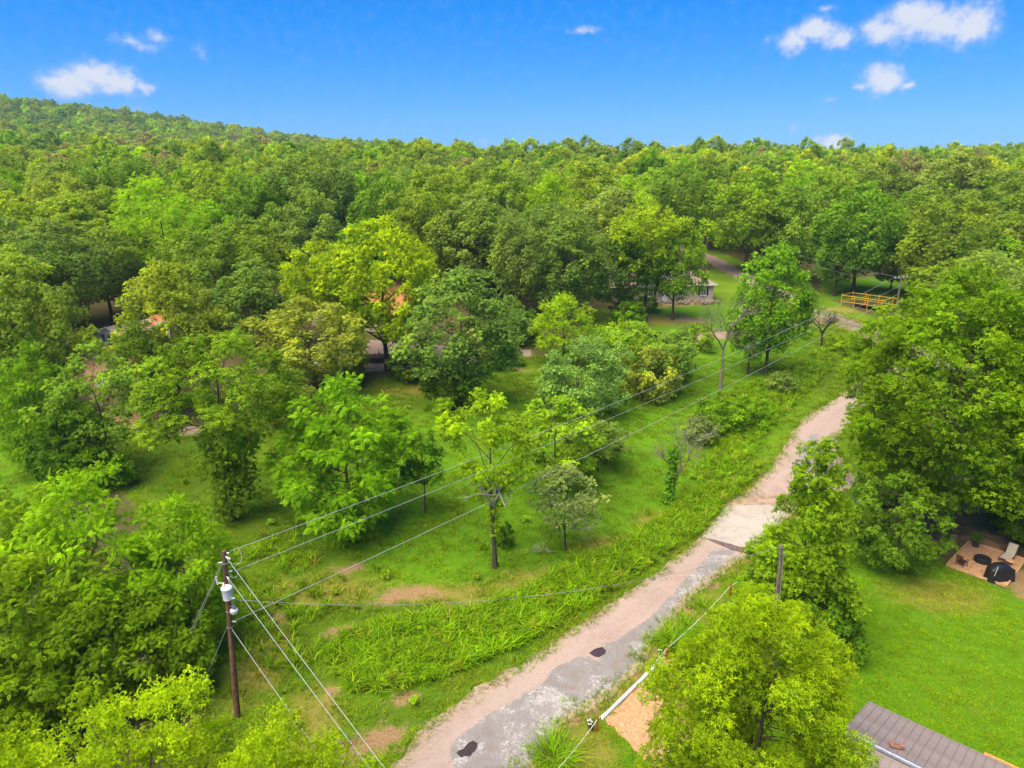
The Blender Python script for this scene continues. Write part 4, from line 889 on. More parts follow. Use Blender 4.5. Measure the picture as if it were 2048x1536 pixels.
# ------------------------------------------------------------------ utility poles and lines
class Pole:
    def __init__(s, bx, by, tx, ty, name, label, r0, r1, mat, top_at=None):
        s.b = hit(bx, by); h = height_for(s.b, ty); d = cam_dir(tx, ty); t = s.b[1] / d[1]; s.t = np.array([0, 0, CAM_H]) + d * t
        s.root = empty(name, s.b, 0, label, 'utility pole'); s.r0, s.r1 = r0, r1
        v = s.t - s.b; s.v = v
        n = 9; P = [v * k / (n - 1) for k in range(n)]; P[0] = P[0] + np.array([0, 0, -.3])
        V, Q = tube_arrays(P, np.linspace(r0, r1, n), 12); me = mesh_np('shaft', V, Q, mat, smooth=True); s.shaft = link('shaft', me, s.root)
        MB().rod(tuple(v), tuple(v + np.array([0, 0, .04])), r1 * 1.02, r1 * .5, 12).build('pole_cap', mat, s.root)
    def at(s, py):
        lo, hi = 0., 1.
        for _ in range(30):
            m = (lo + hi) / 2; p = s.b + s.v * m; y_ = 768 - F * (p[1] * sp + (p[2] - CAM_H) * cp) / depth_of(p)
            if y_ > py: lo = m
            else: hi = m
        return s.b + s.v * lo
    def loc(s, py, off=(0, 0, 0)): return tuple(s.at(py) - s.b + np.array(off))
PA = Pole(475, 1436, 448, 1102, 'utility_pole', 'brown wooden utility pole with a white transformer, left foreground', .17, .115, M['pole'])
tl = Vector(PA.loc(1178, (.14, -.34, -.38)))
tr = link('transformer', None, PA.root, tl); 
MB().lathe([(0, 0), (.20, 0), (.235, .02), (.265, .60), (.275, .62)], 20).build('can', M['can'], tr, smooth=True)
MB().lathe([(.285, .62), (.29, .68), (.25, .73), (0, .76)], 20).build('lid', M['can'], tr, smooth=True)
MB().lathe([(.05, .72), (.07, .76), (.045, .80), (.07, .84), (.04, .9), (0, .93)], 12, (-.12, -.02, 0)).build('bushing', M['porcelain'], tr, smooth=True)
MB().box((-.05, .25, .5), (.2, .2, .06)).box((-.05, .25, .15), (.2, .2, .06)).build('bracket', M['steel'], tr)
MB().rod((.22, -.1, .12), (.36, -.14, .15), .035).ball((.38, -.15, .15), .05).build('terminal', M['porcelain'], tr)
ll = Vector(PA.loc(1214, (.38, -.25, -.12))); lampo = link('street_lamp', None, PA.root, ll)
MB().lathe([(.0, .42), (.07, .42), (.09, .36), (.10, .20), (.12, .18)], 16).build('housing', M['steel'], lampo, smooth=True)
MB().lathe([(.10, .19), (.20, .14), (.215, .02), (.16, -.08), (0, -.11)], 18).build('lens', M['porcelain'], lampo, smooth=True)
MB().rod((-.36, .22, .18), (-.06, .02, .30), .022).build('arm', M['steel'], lampo)
cut = Vector(PA.loc(1165, (-.45, -.05, .0))); MB().rod(tuple(cut), tuple(cut + Vector((.42, .02, -.02))), .03).rod(tuple(cut + Vector((0, 0, -.08))), tuple(cut + Vector((-.03, 0, .36))), .045).build('fuse_cutout', M['porcelain'], PA.root)
for k, (py, off) in enumerate(((1106, (.12, 0, 0)), (1112, (.2, -.14, 0)), (1124, (-.14, -.05, 0)), (1144, (.14, .05, 0)), (1152, (.12, -.12, 0)), (1243, (.16, 0, 0)))):
    c = PA.loc(py); e = tuple(np.array(c) + np.array(off) * 2.1); MB().rod(c, e, .03, .045, 10).build('insulator', M['porcelain'], PA.root)
for py in (1126, 1222, 1253):
    c = np.array(PA.loc(py)); MB().rod(tuple(c - np.array([0, 0, .03])), tuple(c + np.array([0, 0, .03])), .155, .152, 14).build('band', M['steel'], PA.root)
def jumper(pts, parent, rad=.014):
    s_ = np.linspace(0, 1, 12)[:, None]; a, b, c = map(np.array, pts); P = (1 - s_) ** 2 * a + 2 * s_ * (1 - s_) * b + s_ ** 2 * c
    V, Q = tube_arrays(P, np.full(12, rad), 6); link('jumper_wire', mesh_np('jumper_wire', V, Q, M['wire'], smooth=True), parent)
jumper((PA.loc(1104, (.7, .25, 0)), PA.loc(1140, (1.0, .2, 0)), PA.loc(1124, (.3, -.1, 0))), PA.root)
jumper((PA.loc(1143, (.55, .2, 0)), PA.loc(1165, (.6, .1, 0)), PA.loc(1152, (.2, 0, 0))), PA.root)
jumper((PA.loc(1152, (.15, -.2, 0)), PA.loc(1158, (.4, -.4, -.2)), PA.loc(1172, (.2, -.4, .1))), PA.root)
PB = Pole(1541, 1330, 1563, 1090, 'utility_pole', 'short grey wooden pole with a conduit, before the conical tree', .13, .10, M['grey_pole'])
c0, c1 = PB.loc(1112, (.12, -.1, 0)), np.array([.16, -.12, .0]); MB().rod(tuple(c1), c0, .038, .038, 8).build('conduit', M['steel'], PB.root)
MB().rod(c0, tuple(np.array(c0) + np.array([.02, 0, .18])), .05, .07, 10).build('weather_head', M['steel'], PB.root)
for py in (1094, 1106): c = np.array(PB.loc(py)); MB().rod(tuple(c - np.array([0, 0, .03])), tuple(c + np.array([0, 0, .03])), .135, .135, 12).build('band', M['steel'], PB.root)
# far poles
fb = hit(1803, 553, 10.2); fb[2] = float(g(fb[0], fb[1]))
PC = empty('utility_pole', fb, 0, 'far wooden pole with a crossarm rising behind the huge maple', 'utility pole'); MB().rod((0, 0, -.3), (0, 0, 10.4), .16, .11, 10).build('shaft', M['grey_pole'], PC)
MB().box((0, 0, 9.95), (2.6, .12, .13), R(20)).build('crossarm', M['grey_pole'], PC)
for dx in (-1.15, -.5, .5, 1.15): MB().lathe([(.03, 0), (.09, .04), (.05, .12), (.09, .18), (0, .24)], 10, (dx * math.cos(R(20)), dx * math.sin(R(20)), 10.02)).build('insulator', M['porcelain'], PC)
db = hit(1413, 500); dtop = height_for(db, 445)
PD = empty('utility_pole', db, 0, 'thin distant pole at the top of the upper lane', 'utility pole'); MB().rod((0, 0, -.3), (0, 0, dtop), .17, .12, 10).build('shaft', M['steel'], PD); MB().box((0, 0, dtop - .5), (2.2, .12, .12)).build('crossarm', M['grey_pole'], PD)
def line(name, a, b, sag, rad, mat, label, cat='wire', group='overhead lines', n=48):
    a, b = np.asarray(a, float), np.asarray(b, float); s_ = np.linspace(0, 1, n)[:, None]; P = a + (b - a) * s_; P[:, 2] -= 4 * sag * (s_ * (1 - s_))[:, 0]
    V, Q = tube_arrays(P, np.full(n, rad), 5); return tag(link(name, mesh_np(name, V, Q, mat, smooth=True)), label, cat, group)
a20 = np.array([math.cos(R(20)), math.sin(R(20)), 0])
line('power_line', PA.at(1104) + [.3, .1, 0], fb + a20 * -1.15 + [0, 0, 10.25], 1.1, .013, M['wire'], 'uppermost power line from the foreground pole across the clearing')
line('power_line', PA.at(1144) + [.4, .1, 0], fb + a20 * .5 + [0, 0, 9.0], .9, .012, M['wire'], 'middle power line from the foreground pole across the clearing')
line('power_line', PA.at(1243) + [.3, .1, 0], fb + [0, 0, 7.6], .9, .014, M['wire'], 'lowest power line from the foreground pole across the clearing')
line('power_line', fb + a20 * -1.15 + [0, 0, 10.25], db + [-.9, 0, dtop - .4], 1.0, .016, M['cable'], 'upper distant line from the far crossarm pole to the upper lane')
line('power_line', fb + a20 * .5 + [0, 0, 8.6], db + [.9, 0, dtop - 1.2], 1.2, .016, M['cable'], 'lower distant line from the far crossarm pole to the upper lane')
def beyond(a, px, py, h, k):
    q = hit(px, py, h); return a + (q - a) * k
for (py, qx, qy, h, k, lb) in ((1112, 772, 1536, 9.0, 1.6, 'uppermost line running from the foreground pole off the bottom edge'), (1152, 742, 1536, 8.2, 1.6, 'middle line running from the foreground pole off the bottom edge'), (1255, 662, 1536, 5.6, 1.6, 'lowest line running from the foreground pole off the bottom edge')):
    a = PA.at(py) + np.array([.15, -.15, 0]); line('power_line', a, beyond(a, qx, qy, h, k), .1, .012, M['wire'], lb)
a, b = PA.at(1190) + np.array([.4, -.4, 0]), PB.at(1094) + np.array([-.1, 0, 0])
nseg = 14
line('service_cable', a, b, 1.6, .012, M['cable'], 'twisted service cable sagging across the lane between the two near poles', n=80)
ga = PA.at(1125) + np.array([-.15, -.05, 0])
for k, dx in enumerate((0, .18)): line('guy_wire', ga + np.array([0, 0, -.12 * k]), hit(330 + 6 * k, 1372) + np.array([0, 0, .0]), .02, .012, M['wire'], ('left' if k == 0 else 'right') + ' strand of the paired guy wires left of the foreground pole', 'guy wire', 'guy wires')
line('guy_wire', PA.at(1253) + np.array([-.15, 0, 0]), hit(392, 1400), .02, .010, M['wire'], 'single lower guy wire close beside the foreground pole', 'guy wire', 'guy wires')

# ------------------------------------------------------------------ rope fence, edging board, ornaments
posts = []
for (bx, by, ty, lb) in ((1194, 1463, 1432, 'nearest red rope post, at the corner of the wood-chip bed'), (1333, 1317, 1291, 'middle red rope post at the far end of the white edging board'), (1459, 1192, 1167, 'farthest red rope post below the short grey pole'), (1524, 1138, 1112, 'red rope post half hidden by the conical tree'), (1090, 1590, 1556, 'red rope post just below the bottom edge')):
    p = hit(bx, by); h = height_for(p, ty); o = empty('rope_post', p, 0, lb, 'post', 'red rope posts beside the lane')
    MB().rod((0, 0, -.1), (0, 0, h), .055, .05, 10).build('post_shaft', M['red'], o, smooth=True); MB().ball((0, 0, h), .055, (1, 1, .5), 2).build('cap', M['red'], o); posts.append((p, h))
seq = [4, 0, 1, 2, 3]
for i, j in zip(seq, seq[1:]):
    a, b = posts[i], posts[j]; line('rope', a[0] + [0, 0, a[1] * .8], b[0] + [0, 0, b[1] * .8], .22, .018, M['rope'], {0: 'white rope running off the bottom edge from the nearest red post', 1: 'white rope above the edging board between two red posts', 2: 'white rope between the middle and the farthest red post', 3: 'white rope sagging from the farthest red post towards the conical tree'}[j], 'rope', 'rope fence', 20)
a, b = hit(1328, 1318), hit(1204, 1440); d = b - a; L_ = np.linalg.norm(d); ang = math.atan2(d[1], d[0]); ed_ = empty('edging_board', (a + b) / 2, ang, 'white painted edging board along the wood-chip bed', 'edging')
for k in range(3): MB().box(((k - 1) * L_ / 3, 0, .09), (L_ / 3 - .02, .16, .2), bevel=.015).build('board', M['white'], ed_)
def planter(bx, by, lb, s=1.0):
    o = empty('flower_planter', hit(bx, by), 0, lb, 'planter'); o.scale = (s, s, s)
    MB().lathe([(0, .22), (.12, .22), (.2, .5), (.21, .52), (.18, .52), (.1, .4), (0, .4)], 14).build('pot', M['terra_pot'], o, smooth=True)
    for k in range(3): MB().rod((.16 * math.cos(k * 2.1), .16 * math.sin(k * 2.1), 0), (.1 * math.cos(k * 2.1), .1 * math.sin(k * 2.1), .26), .018).build('leg', M['shutter'], o)
    m = MB(); rr = random.Random(bx)
    for k in range(16): m.ball((rr.uniform(-.17, .17), rr.uniform(-.17, .17), rr.uniform(.52, .74)), rr.uniform(.03, .06), (1, 1, .7), 1)
    m.build('blossom', M['petal'], o)
    m2 = leaves(np.random.default_rng(bx), np.array([[0, 0, .55]]), np.array([.2]), np.array([40]), 'star3', .12); c = link('foliage', mesh_np('foliage', m2[0], m2[1], M['leaf'], m2[2]), o); c.color = (*DEEP, 1)
planter(1181, 1462, 'dark footed planter with white flowers beside the nearest red post')
planter(1322, 1318, 'dark footed planter with a white flower beside the middle red post', .9)
# small seedling pot and fallen log
o = empty('fallen_log', hit(1716, 1008), R(35), 'short pale log on the grass under the maple flank', 'log'); MB().rod((-.7, 0, .14), (.7, 0, .14), .14, .11, 9).build('log_body', M['pale_bark'], o)
MB().rod((.1, 0, .2), (.35, .2, .42), .04, .02, 6).build('branch_stub', M['pale_bark'], o)
o = empty('mailbox', hit(1688, 962), R(20), 'black mailbox post where the lane vanishes behind the maple', 'mailbox'); MB().rod((0, 0, 0), (0, 0, .9), .06, .06, 8).build('post_shaft', M['shutter'], o)
MB().box((0, 0, 1.0), (.2, .42, .22), bevel=.05).build('box', M['shutter'], o)

# ------------------------------------------------------------------ fire pit corner
bed = tag(sheet('mulch_bed', PIT, .05, M['mulch'], None, .02, .5, seed=12), 'orange wood-chip square of the fire pit, framed by boards')
for k in range(4):
    a, b = PIT[k], PIT[(k + 1) % 4]; d = b - a; o = MB().box((0, 0, .05), (np.linalg.norm(d) - .06, .08, .17), bevel=.01).build('border_board', M['lumber'], bed, ((a[0] + b[0]) / 2, (a[1] + b[1]) / 2, float(g(*a)) + .02), (0, 0, math.atan2(d[1], d[0])))
def tyre(R0=.55, w=.42): return [(R0 * .62, .03), (R0 * .9, 0), (R0, .07), (R0, w - .07), (R0 * .9, w), (R0 * .62, w - .03), (R0 * .58, w * .5), (R0 * .62, .03)]
o = empty('fire_pit', hit(1964, 1124), 0, 'black tractor tyre fire ring on the wood chips', 'fire pit'); MB().lathe(tyre(), 28).build('tyre_wall', M['rubber'], o, smooth=True)
m = MB()
for k in range(22): a = 2 * math.pi * k / 22; m.box((.555 * math.cos(a), .555 * math.sin(a), .21), (.03, .06, .36), a, .0)
m.build('tread', M['rubber'], o); MB().lathe([(0, .1), (.2, .12), (.33, .06)], 16).build('ash_bed', M['stone'], o)
def arm_chair(loc, rz, lb):
    o = empty('patio_chair', loc, rz, lb, 'chair')
    for x_ in (-.27, .27):
        MB().rod((x_, .26, 0), (x_, .3, .62), .022).build('leg', M['brown_frame'], o); MB().rod((x_, -.3, 0), (x_, -.26, .62), .022).build('leg', M['brown_frame'], o)
        MB().box((x_, 0, .63), (.06, .62, .03), bevel=.01).build('arm_rest', M['brown_frame'], o)
    MB().box((0, .02, .4), (.52, .54, .05), rx=R(5), bevel=.015).build('seat', M['brown_frame'], o)
    bk = link('backrest', MB().rod((-.26, -.26, .4), (-.26, -.44, 1.02), .02).rod((.26, -.26, .4), (.26, -.44, 1.02), .02).rod((-.26, -.44, 1.02), (.26, -.44, 1.02), .02).mesh('backrest', M['brown_frame']), o)
    for k in range(5): x_ = -.18 + k * .09; MB().box((x_, -.355, .72), (.06, .015, .58), rx=R(16)).build('slat', M['brown_frame'], bk)
arm_chair(hit(1922, 1132), R(-62), 'dark brown patio armchair at the left corner of the fire pit')
o = empty('lounge_chair', hit(2012, 1122), R(-52), 'beige sling lounge chair behind the covered grill', 'lounge chair'); o.scale = (1.1, 1.1, 1.1)
MB().rod((-.32, -.55, .34), (-.32, .75, .34), .025).rod((.32, -.55, .34), (.32, .75, .34), .025).rod((-.32, -.55, .34), (.32, -.55, .34), .025).build('frame', M['brown_frame'], o)
MB().box((0, .02, .36), (.6, 1.05, .025), bevel=.008).build('seat', M['sling'], o); MB().box((0, .84, .66), (.62, .78, .025), rx=R(62), bevel=.008).build('backrest', M['sling'], o)
for x_ in (-.3, .3):
    for y_ in (-.45, .55): MB().rod((x_, y_, 0), (x_, y_, .34), .022).build('leg', M['brown_frame'], o)
    MB().rod((x_, .55, .34), (x_, 1.0, 1.0), .02).build('back_stay', M['brown_frame'], o)
o = empty('side_table', hit(2018, 1131), 0, 'low round brown table beside the lounge chair', 'table'); MB().lathe([(0, .40), (.30, .40), (.32, .43), (.30, .45), (0, .45)], 20).build('table_top', M['lumber'], o, smooth=True)
for k in range(3): MB().rod((.24 * math.cos(k * 2.1), .24 * math.sin(k * 2.1), 0), (.14 * math.cos(k * 2.1), .14 * math.sin(k * 2.1), .41), .018).build('leg', M['brown_frame'], o)
# grill under a cover: draped box with flared hem and side bulge
o = empty('covered_grill', hit(1997, 1158), R(8), 'grill under a black vinyl cover on the fire pit chips', 'grill'); o.scale = (1.12, 1.15, 1.12); bm = bmesh.new()
rows = [(0, .93, .42), (.25, .90, .40), (.72, .86, .37), (.86, .84, .36), (.98, .60, .33), (1.12, .50, .26), (1.17, .38, .14)]
ring = []
for (z, a, b) in rows:
    rr = []
    for k in range(28):
        th = 2 * math.pi * k / 28; cx, cy = math.cos(th), math.sin(th); e_ = .38
        px_ = a * math.copysign(abs(cx) ** e_, cx); py_ = b * math.copysign(abs(cy) ** e_, cy); fold = 1 + (.045 * math.sin(k * 2.6) * (1 - z / 1.2)); zz = z - (.10 * max(0, cx) if z > .8 else 0)
        rr.append(bm.verts.new((px_ * fold, py_ * fold, max(0, zz))))
    ring.append(rr)
for A_, B_ in zip(ring, ring[1:]):
    for k in range(28): bm.faces.new((A_[k], A_[(k + 1) % 28], B_[(k + 1) % 28], B_[k]))
bm.faces.new(ring[-1]); me = bpy.data.meshes.new('cover'); bm.to_mesh(me); bm.free(); me.polygons.foreach_set('use_smooth', np.ones(len(me.polygons), bool)); link('cover', me, o, mat=M['black'])
MB().rod((-.62, -.36, .98), (-.80, -.42, .55), .012).rod((-.45, -.2, 1.1), (-.62, -.36, .98), .012).build('piping', M['rope'], o)
for x_ in (-.7, .7): MB().rod((x_, -.38, .06), (x_, -.46, .06), .07, .07, 12).build('caster', M['rubber'], o)
o = empty('potted_plant', hit(1950, 1094), 0, 'leafy plant in a dark pot at the back of the fire pit', 'plant'); MB().lathe([(0, 0), (.2, 0), (.27, .38), (.24, .38), (0, .34)], 14).build('pot', M['terra_pot'], o, smooth=True)
m2 = leaves(np.random.default_rng(3), np.array([[0, 0, .75], [.15, .1, .95], [-.18, 0, .9]]), np.array([.42, .35, .35]), np.array([60, 45, 45]), 'star5', .17); c = link('foliage', mesh_np('foliage', m2[0], m2[1], M['leaf'], m2[2]), o); c.color = (*DEEP, 1)

# ------------------------------------------------------------------ house with the metal roof, bottom right
EH, RH = 2.7, 3.75
e0, e1, r0 = hit(1738, 1403, EH), hit(2016, 1532, EH), hit(1674, 1455, RH)
u = (e1 - e0); u[2] = 0; u /= np.linalg.norm(u); nrm = np.array([u[1], -u[0], 0]); wv_ = r0 - e0; half = abs(wv_ @ nrm)
if wv_ @ nrm < 0: nrm = -nrm
HL = 17.0; base = np.array([e0[0], e0[1], float(g(e0[0], e0[1]))])
house = empty('house', base, math.atan2(u[1], u[0]), 'low house with a brown standing-seam metal roof, bottom right corner', 'house')
# local frame: x along the eave, -y across to the ridge
sgn = -1.0
slope = math.atan2(RH - EH, half); SL = math.hypot(half, RH - EH)
MB().box((HL / 2 + .15, sgn * half, EH / 2 - .1), (HL - .5, 2 * half - .7, EH - .2)).build('wall', M['white'], house)
MB().faces([(.4, sgn * .35, EH - .2), (.4, sgn * (2 * half - .35), EH - .2), (.4, sgn * half, RH - .12)], [(0, 1, 2)]).build('gable', M['white'], house)
roof = link('roof', MB().box((HL / 2, sgn * half, RH + .035), (HL + .04, .34, .03)).rod((0, sgn * half, RH + .03), (HL, sgn * half, RH + .03), .07, .07, 8).mesh('roof', M['steel']), house); roof.name = 'roof'
pw = .37; pm = MB().box((0, 0, 0), (pw - .006, SL, .02)).box((-pw / 2 + .02, 0, .028), (.03, SL, .045)).box((pw * .17, 0, .012), (.02, SL, .012)).mesh('roof_panel', M['roof_metal'])
npan = int(HL / pw)
for side in (1, -1):
    cy_ = sgn * half + side * half / 2 * (1 if sgn < 0 else -1)
    for k in range(npan):
        link('roof_panel', pm, roof, (pw * (k + .5), cy_, (EH + RH) / 2), ((-slope if side == 1 else slope), 0, 0))
MB().box((HL / 2, .03, EH - .07), (HL, .03, .12)).build('fascia', M['roof_metal'], house)
vx = np.linalg.norm((hit(1788, 1497, RH - .2) - e0) * np.array([1, 1, 0]) @ u) 
vt = link('vent_cap', MB().box((0, 0, .06), (.42, .3, .12), .3, bevel=.03).box((.3, .08, .09), (.22, .26, .14), -.2, .2, bevel=.03).rod((-.1, 0, .1), (-.06, .05, .3), .07, .05, 10).mesh('vent_cap', M['rust']), house, (float(vx), sgn * half * .82, RH - .14), (R(-18), 0, .4))
# deck beyond the eave
dk = hit(1972, 1508, 1.3); o = empty('deck', (dk[0], dk[1], float(g(dk[0], dk[1]))), math.atan2(u[1], u[0]), 'stained timber deck with a top rail beside the metal-roofed house', 'deck')
for k in range(14): MB().box((1.9 + .0, -.08 - k * .15, .45), (3.8, .14, .035)).build('plank', M['deck'], o)
for x_ in (0, 1.2, 2.4, 3.6): MB().box((x_ + .05, 0, .65), (.1, .1, 1.3), bevel=.01).build('post_shaft', M['deck'], o)
MB().box((1.9, 0, 1.31), (3.95, .18, .045), bevel=.01).build('top_rail', M['deck'], o); MB().box((.02, -.45, 1.312), (.17, .72, .045), bevel=.01).build('top_rail', M['deck'], o)
MB().box((1.9, 0, .9), (3.8, .04, .09)).build('mid_rail', M['deck'], o)
o2 = empty('cooler_box', (dk[0] + u[0] * .7 + .1, dk[1] + u[1] * .7 - .2, float(g(dk[0], dk[1])) + .47), math.atan2(u[1], u[0]), 'pale storage box standing on the timber deck', 'box'); MB().box((0, -.2, .2), (.6, .36, .4), bevel=.03).build('box_body', M['sling'], o2); MB().box((0, -.2, .43), (.64, .4, .06), bevel=.02).build('lid', M['white'], o2)

# ------------------------------------------------------------------ the two houses behind the clearing
def window(parent, x_, y_, z_, w_, h_, shut=True, face=-1):
    wd = link('window', MB().box((0, 0, 0), (w_ + .14, .06, h_ + .14)).mesh('window', M['white']), parent, (x_, y_, z_))
    for i_ in (-1, 1):
        for j_ in (-1, 1): MB().box((i_ * w_ / 4, face * .045, j_ * h_ / 4), (w_ / 2 - .05, .04, h_ / 2 - .05)).build('pane', M['glass'], wd)
        if shut: MB().box((i_ * (w_ / 2 + .3), face * .03, 0), (.36, .05, h_ + .1), bevel=.01).build('shutter', M['shutter'], wd)
    MB().box((0, face * .06, -h_ / 2 - .1), (w_ + .24, .14, .06)).build('sill', M['white'], wd)
hb = hit(1325, 603); px_m = F / depth_of(hb); hw = 212 / px_m; o = empty('brick_house', hb, R(9), 'single-storey tan brick house half hidden behind trees, by the upper lane', 'house')
MB().box((0, 4, 1.5), (hw, 8, 3.0)).build('wall', M['brick'], o)
m = MB(); x0, x1 = -hw / 2 - .5, hw / 2 + .5; m.faces([(x0, -.5, 3.0), (x1, -.5, 3.0), (x1, 8.5, 3.0), (x0, 8.5, 3.0), (x0 + 3.2, 4, 5.0), (x1 - 3.2, 4, 5.0)], [(0, 1, 5, 4), (1, 2, 5), (2, 3, 4, 5), (3, 0, 4)])
rf = m.build('roof', M['brown_roof'], o)
MB().box((0, -.52, 2.93), (hw + 1.04, .05, .2)).box((x1 + .02, 4, 2.93), (.05, 9, .2)).build('fascia', M['white'], rf)
MB().box((-4, 4.2, 5.1), (.7, .7, 1.2)).build('chimney', M['brick'], rf)
for fx in (.40, .17, -.12, -.40): window(o, hw * fx, -.03, 1.75, .95, 1.45)
dr = link('door', MB().box((0, 0, 1.05), (1.0, .07, 2.1)).mesh('door', M['white']), o, (hw * .02, -.04, 0)); MB().ball((.38, -.07, 1.0), .05).build('handle', M['steel'], dr)
m = MB(); rr = random.Random(4)
for k in range(60): m.box((rr.uniform(-hw / 2, hw / 2 + 1), -1.0 - rr.random() * 1.6, .12), (rr.uniform(.25, .6), rr.uniform(.25, .5), rr.uniform(.2, .5)), rr.uniform(0, 3), rr.uniform(-.3, .3))
st = m.build('rockery', M['stone'], None, hb, (0, 0, R(9))); tag(st, 'line of loose stones along the front of the brick house', kind='stuff')
def gable_house(name, lb, bx, by, wpx, rz, Hh, Hr, D, wall, roofm, shut=False):
    p = hit(bx, by); w_ = wpx / F * depth_of(p); o = empty(name, p, rz, lb, 'house')
    MB().box((0, D / 2, Hh / 2), (w_, D, Hh)).build('wall', wall, o); a_ = w_ / 2 + .45
    for s_ in (-1, 1):
        L2 = math.hypot(a_, Hr); an = math.atan2(Hr, a_)
        MB().box((s_ * a_ / 2, D / 2, Hh + Hr / 2 + .02), (L2, D + 1.0, .12), ry=s_ * an).build('roof_slope', roofm, o)
        MB().box((s_ * a_ / 2, -.52, Hh + Hr / 2 - .02), (L2 + .02, .05, .24), ry=s_ * an).build('rake_board', M['white'], o)
    MB().faces([(-w_ / 2, -.01, Hh), (w_ / 2, -.01, Hh), (0, -.01, Hh + Hr * w_ / 2 / a_)], [(0, 1, 2)]).build('gable', M['white'], o)
    window(o, -w_ * .25, -.03, 1.6, .9, 1.2, shut); window(o, w_ * .25, -.03, 1.6, .9, 1.2, shut)
    dr = link('door', MB().box((0, 0, 1.03), (.95, .07, 2.06)).mesh('door', M['shutter']), o, (0, -.04, 0)); MB().ball((.36, -.07, 1.0), .05).build('handle', M['steel'], dr); return o
gable_house('house', 'white-gabled house with an orange roof glimpsed through the yellow tree', 700, 660, 175, R(-18), 2.9, 2.3, 16, M['sling'], M['terracotta'])
gable_house('shed', 'small shed with an orange roof glimpsed above the sandy yard', 332, 690, 62, R(25), 2.5, 1.3, 7, M['sling'], M['terracotta'])
gable_house('shed', 'tan-roofed shed among the trees at the back of the sandy yard', 226, 700, 100, R(-30), 2.3, 1.2, 6, M['sling'], plain('sand_roof', (.60, .44, .27), .9, .2, 3))

def car(bx, by, rz, paint, lb, pickup=False):
    o = empty('parked_car' if not pickup else 'pickup_truck', hit(bx, by), rz, lb, 'car' if not pickup else 'pickup'); L2, w_ = 2.25, .88
    prof = [(-L2, .35), (-L2, .78), (-2.05, .92), (-1.1, .98), (1.25, 1.02), (2.2, .95), (L2, .8), (L2, .35)]
    V = [(x_, s_ * w_, z_) for s_ in (-1, 1) for x_, z_ in prof]; n = len(prof); Fs = [tuple(range(n)), tuple(range(2 * n - 1, n - 1, -1))] + [(k, n + k, n + (k + 1) % n, (k + 1) % n) for k in range(n)]
    MB().faces(V, Fs).build('body', paint, o)
    cab = [(-1.1, .98), (-.45, 1.5), (.9 if not pickup else .35, 1.52), (1.75 if not pickup else .55, 1.02)]
    V = [(x_, s_ * (w_ - (.02 if z_ < 1.1 else .16)), z_) for s_ in (-1, 1) for x_, z_ in cab]; MB().faces(V, [(0, 1, 2, 3), (7, 6, 5, 4), (0, 4, 5, 1), (2, 6, 7, 3), (1, 5, 6, 2)]).build('cabin', M['glass'], o)
    x2 = .9 if not pickup else .35; MB().box(((x2 - .45) / 2, 0, 1.53), (x2 + .45, 1.46, .06), bevel=.02).build('cabin_roof', paint, o)
    if pickup: MB().box((1.4, 0, 1.03), (1.5, 1.5, .04)).build('cargo_bed', M['rubber'], o)
    for x_ in (-1.4, 1.4):
        for s_ in (-1, 1):
            wl_ = link('wheel', MB().rod((x_, s_ * .72, .34), (x_, s_ * .92, .34), .34, .34, 18).mesh('wheel', M['rubber']), o); MB().rod((x_, s_ * .9, .34), (x_, s_ * .935, .34), .2, .18, 12).build('rim', M['steel'], wl_)
    for s_ in (-1, 1): MB().box((-2.24, s_ * .65, .72), (.06, .3, .14)).build('headlight', M['porcelain'], o); MB().box((2.24, s_ * .7, .74), (.06, .24, .16)).build('taillight', M['carred'], o)
car(236, 772, R(15), M['carwhite'], 'pale pickup half hidden behind the wispy tree', True)
car(312, 735, R(70), M['carred'], 'red car glimpsed through leaves at the sandy yard')
car(600, 742, R(40), M['carwhite'], 'white car behind the pale olive tree')
# dark flatbed trailer under the yellow tree
o = empty('flatbed_trailer', hit(745, 722), R(8), 'dark flatbed trailer parked under the yellow-topped tree', 'trailer')
for k in range(7): MB().box((0, -.95 + k * .32, .68), (5.6, .3, .06)).build('deck_plank', M['pole'], o)
MB().box((0, -1.12, .62), (5.7, .1, .16)).box((0, 1.12, .62), (5.7, .1, .16)).box((-2.8, 0, .62), (.1, 2.3, .16)).box((2.8, 0, .62), (.1, 2.3, .16)).build('frame', M['shutter'], o)
MB().rod((-2.8, -.8, .6), (-4.2, 0, .55), .06).rod((-2.8, .8, .6), (-4.2, 0, .55), .06).build('drawbar', M['shutter'], o)
for x_ in (.3, 1.2):
    for s_ in (-1, 1): MB().rod((x_, s_ * 1.0, .36), (x_, s_ * 1.25, .36), .36, .36, 18).build('wheel', M['rubber'], o)
for x_ in (-2.7, -.9, .9, 2.7): MB().box((x_, 1.1, 1.0), (.07, .07, .7)).build('stake', M['shutter'], o)
p = hit(745, 722)
bc = empty('bucket', (p[0] + .9, p[1] + .3, p[2] + .71), 0, 'orange bucket standing on the flatbed trailer', 'bucket'); MB().lathe([(0, 0), (.16, 0), (.2, .38), (.185, .38), (.15, .03), (0, .03)], 16).build('pail', M['yellow'], bc, smooth=True); MB().rod((-.2, 0, .36), (.2, 0, .36), .012).build('handle', M['steel'], bc)

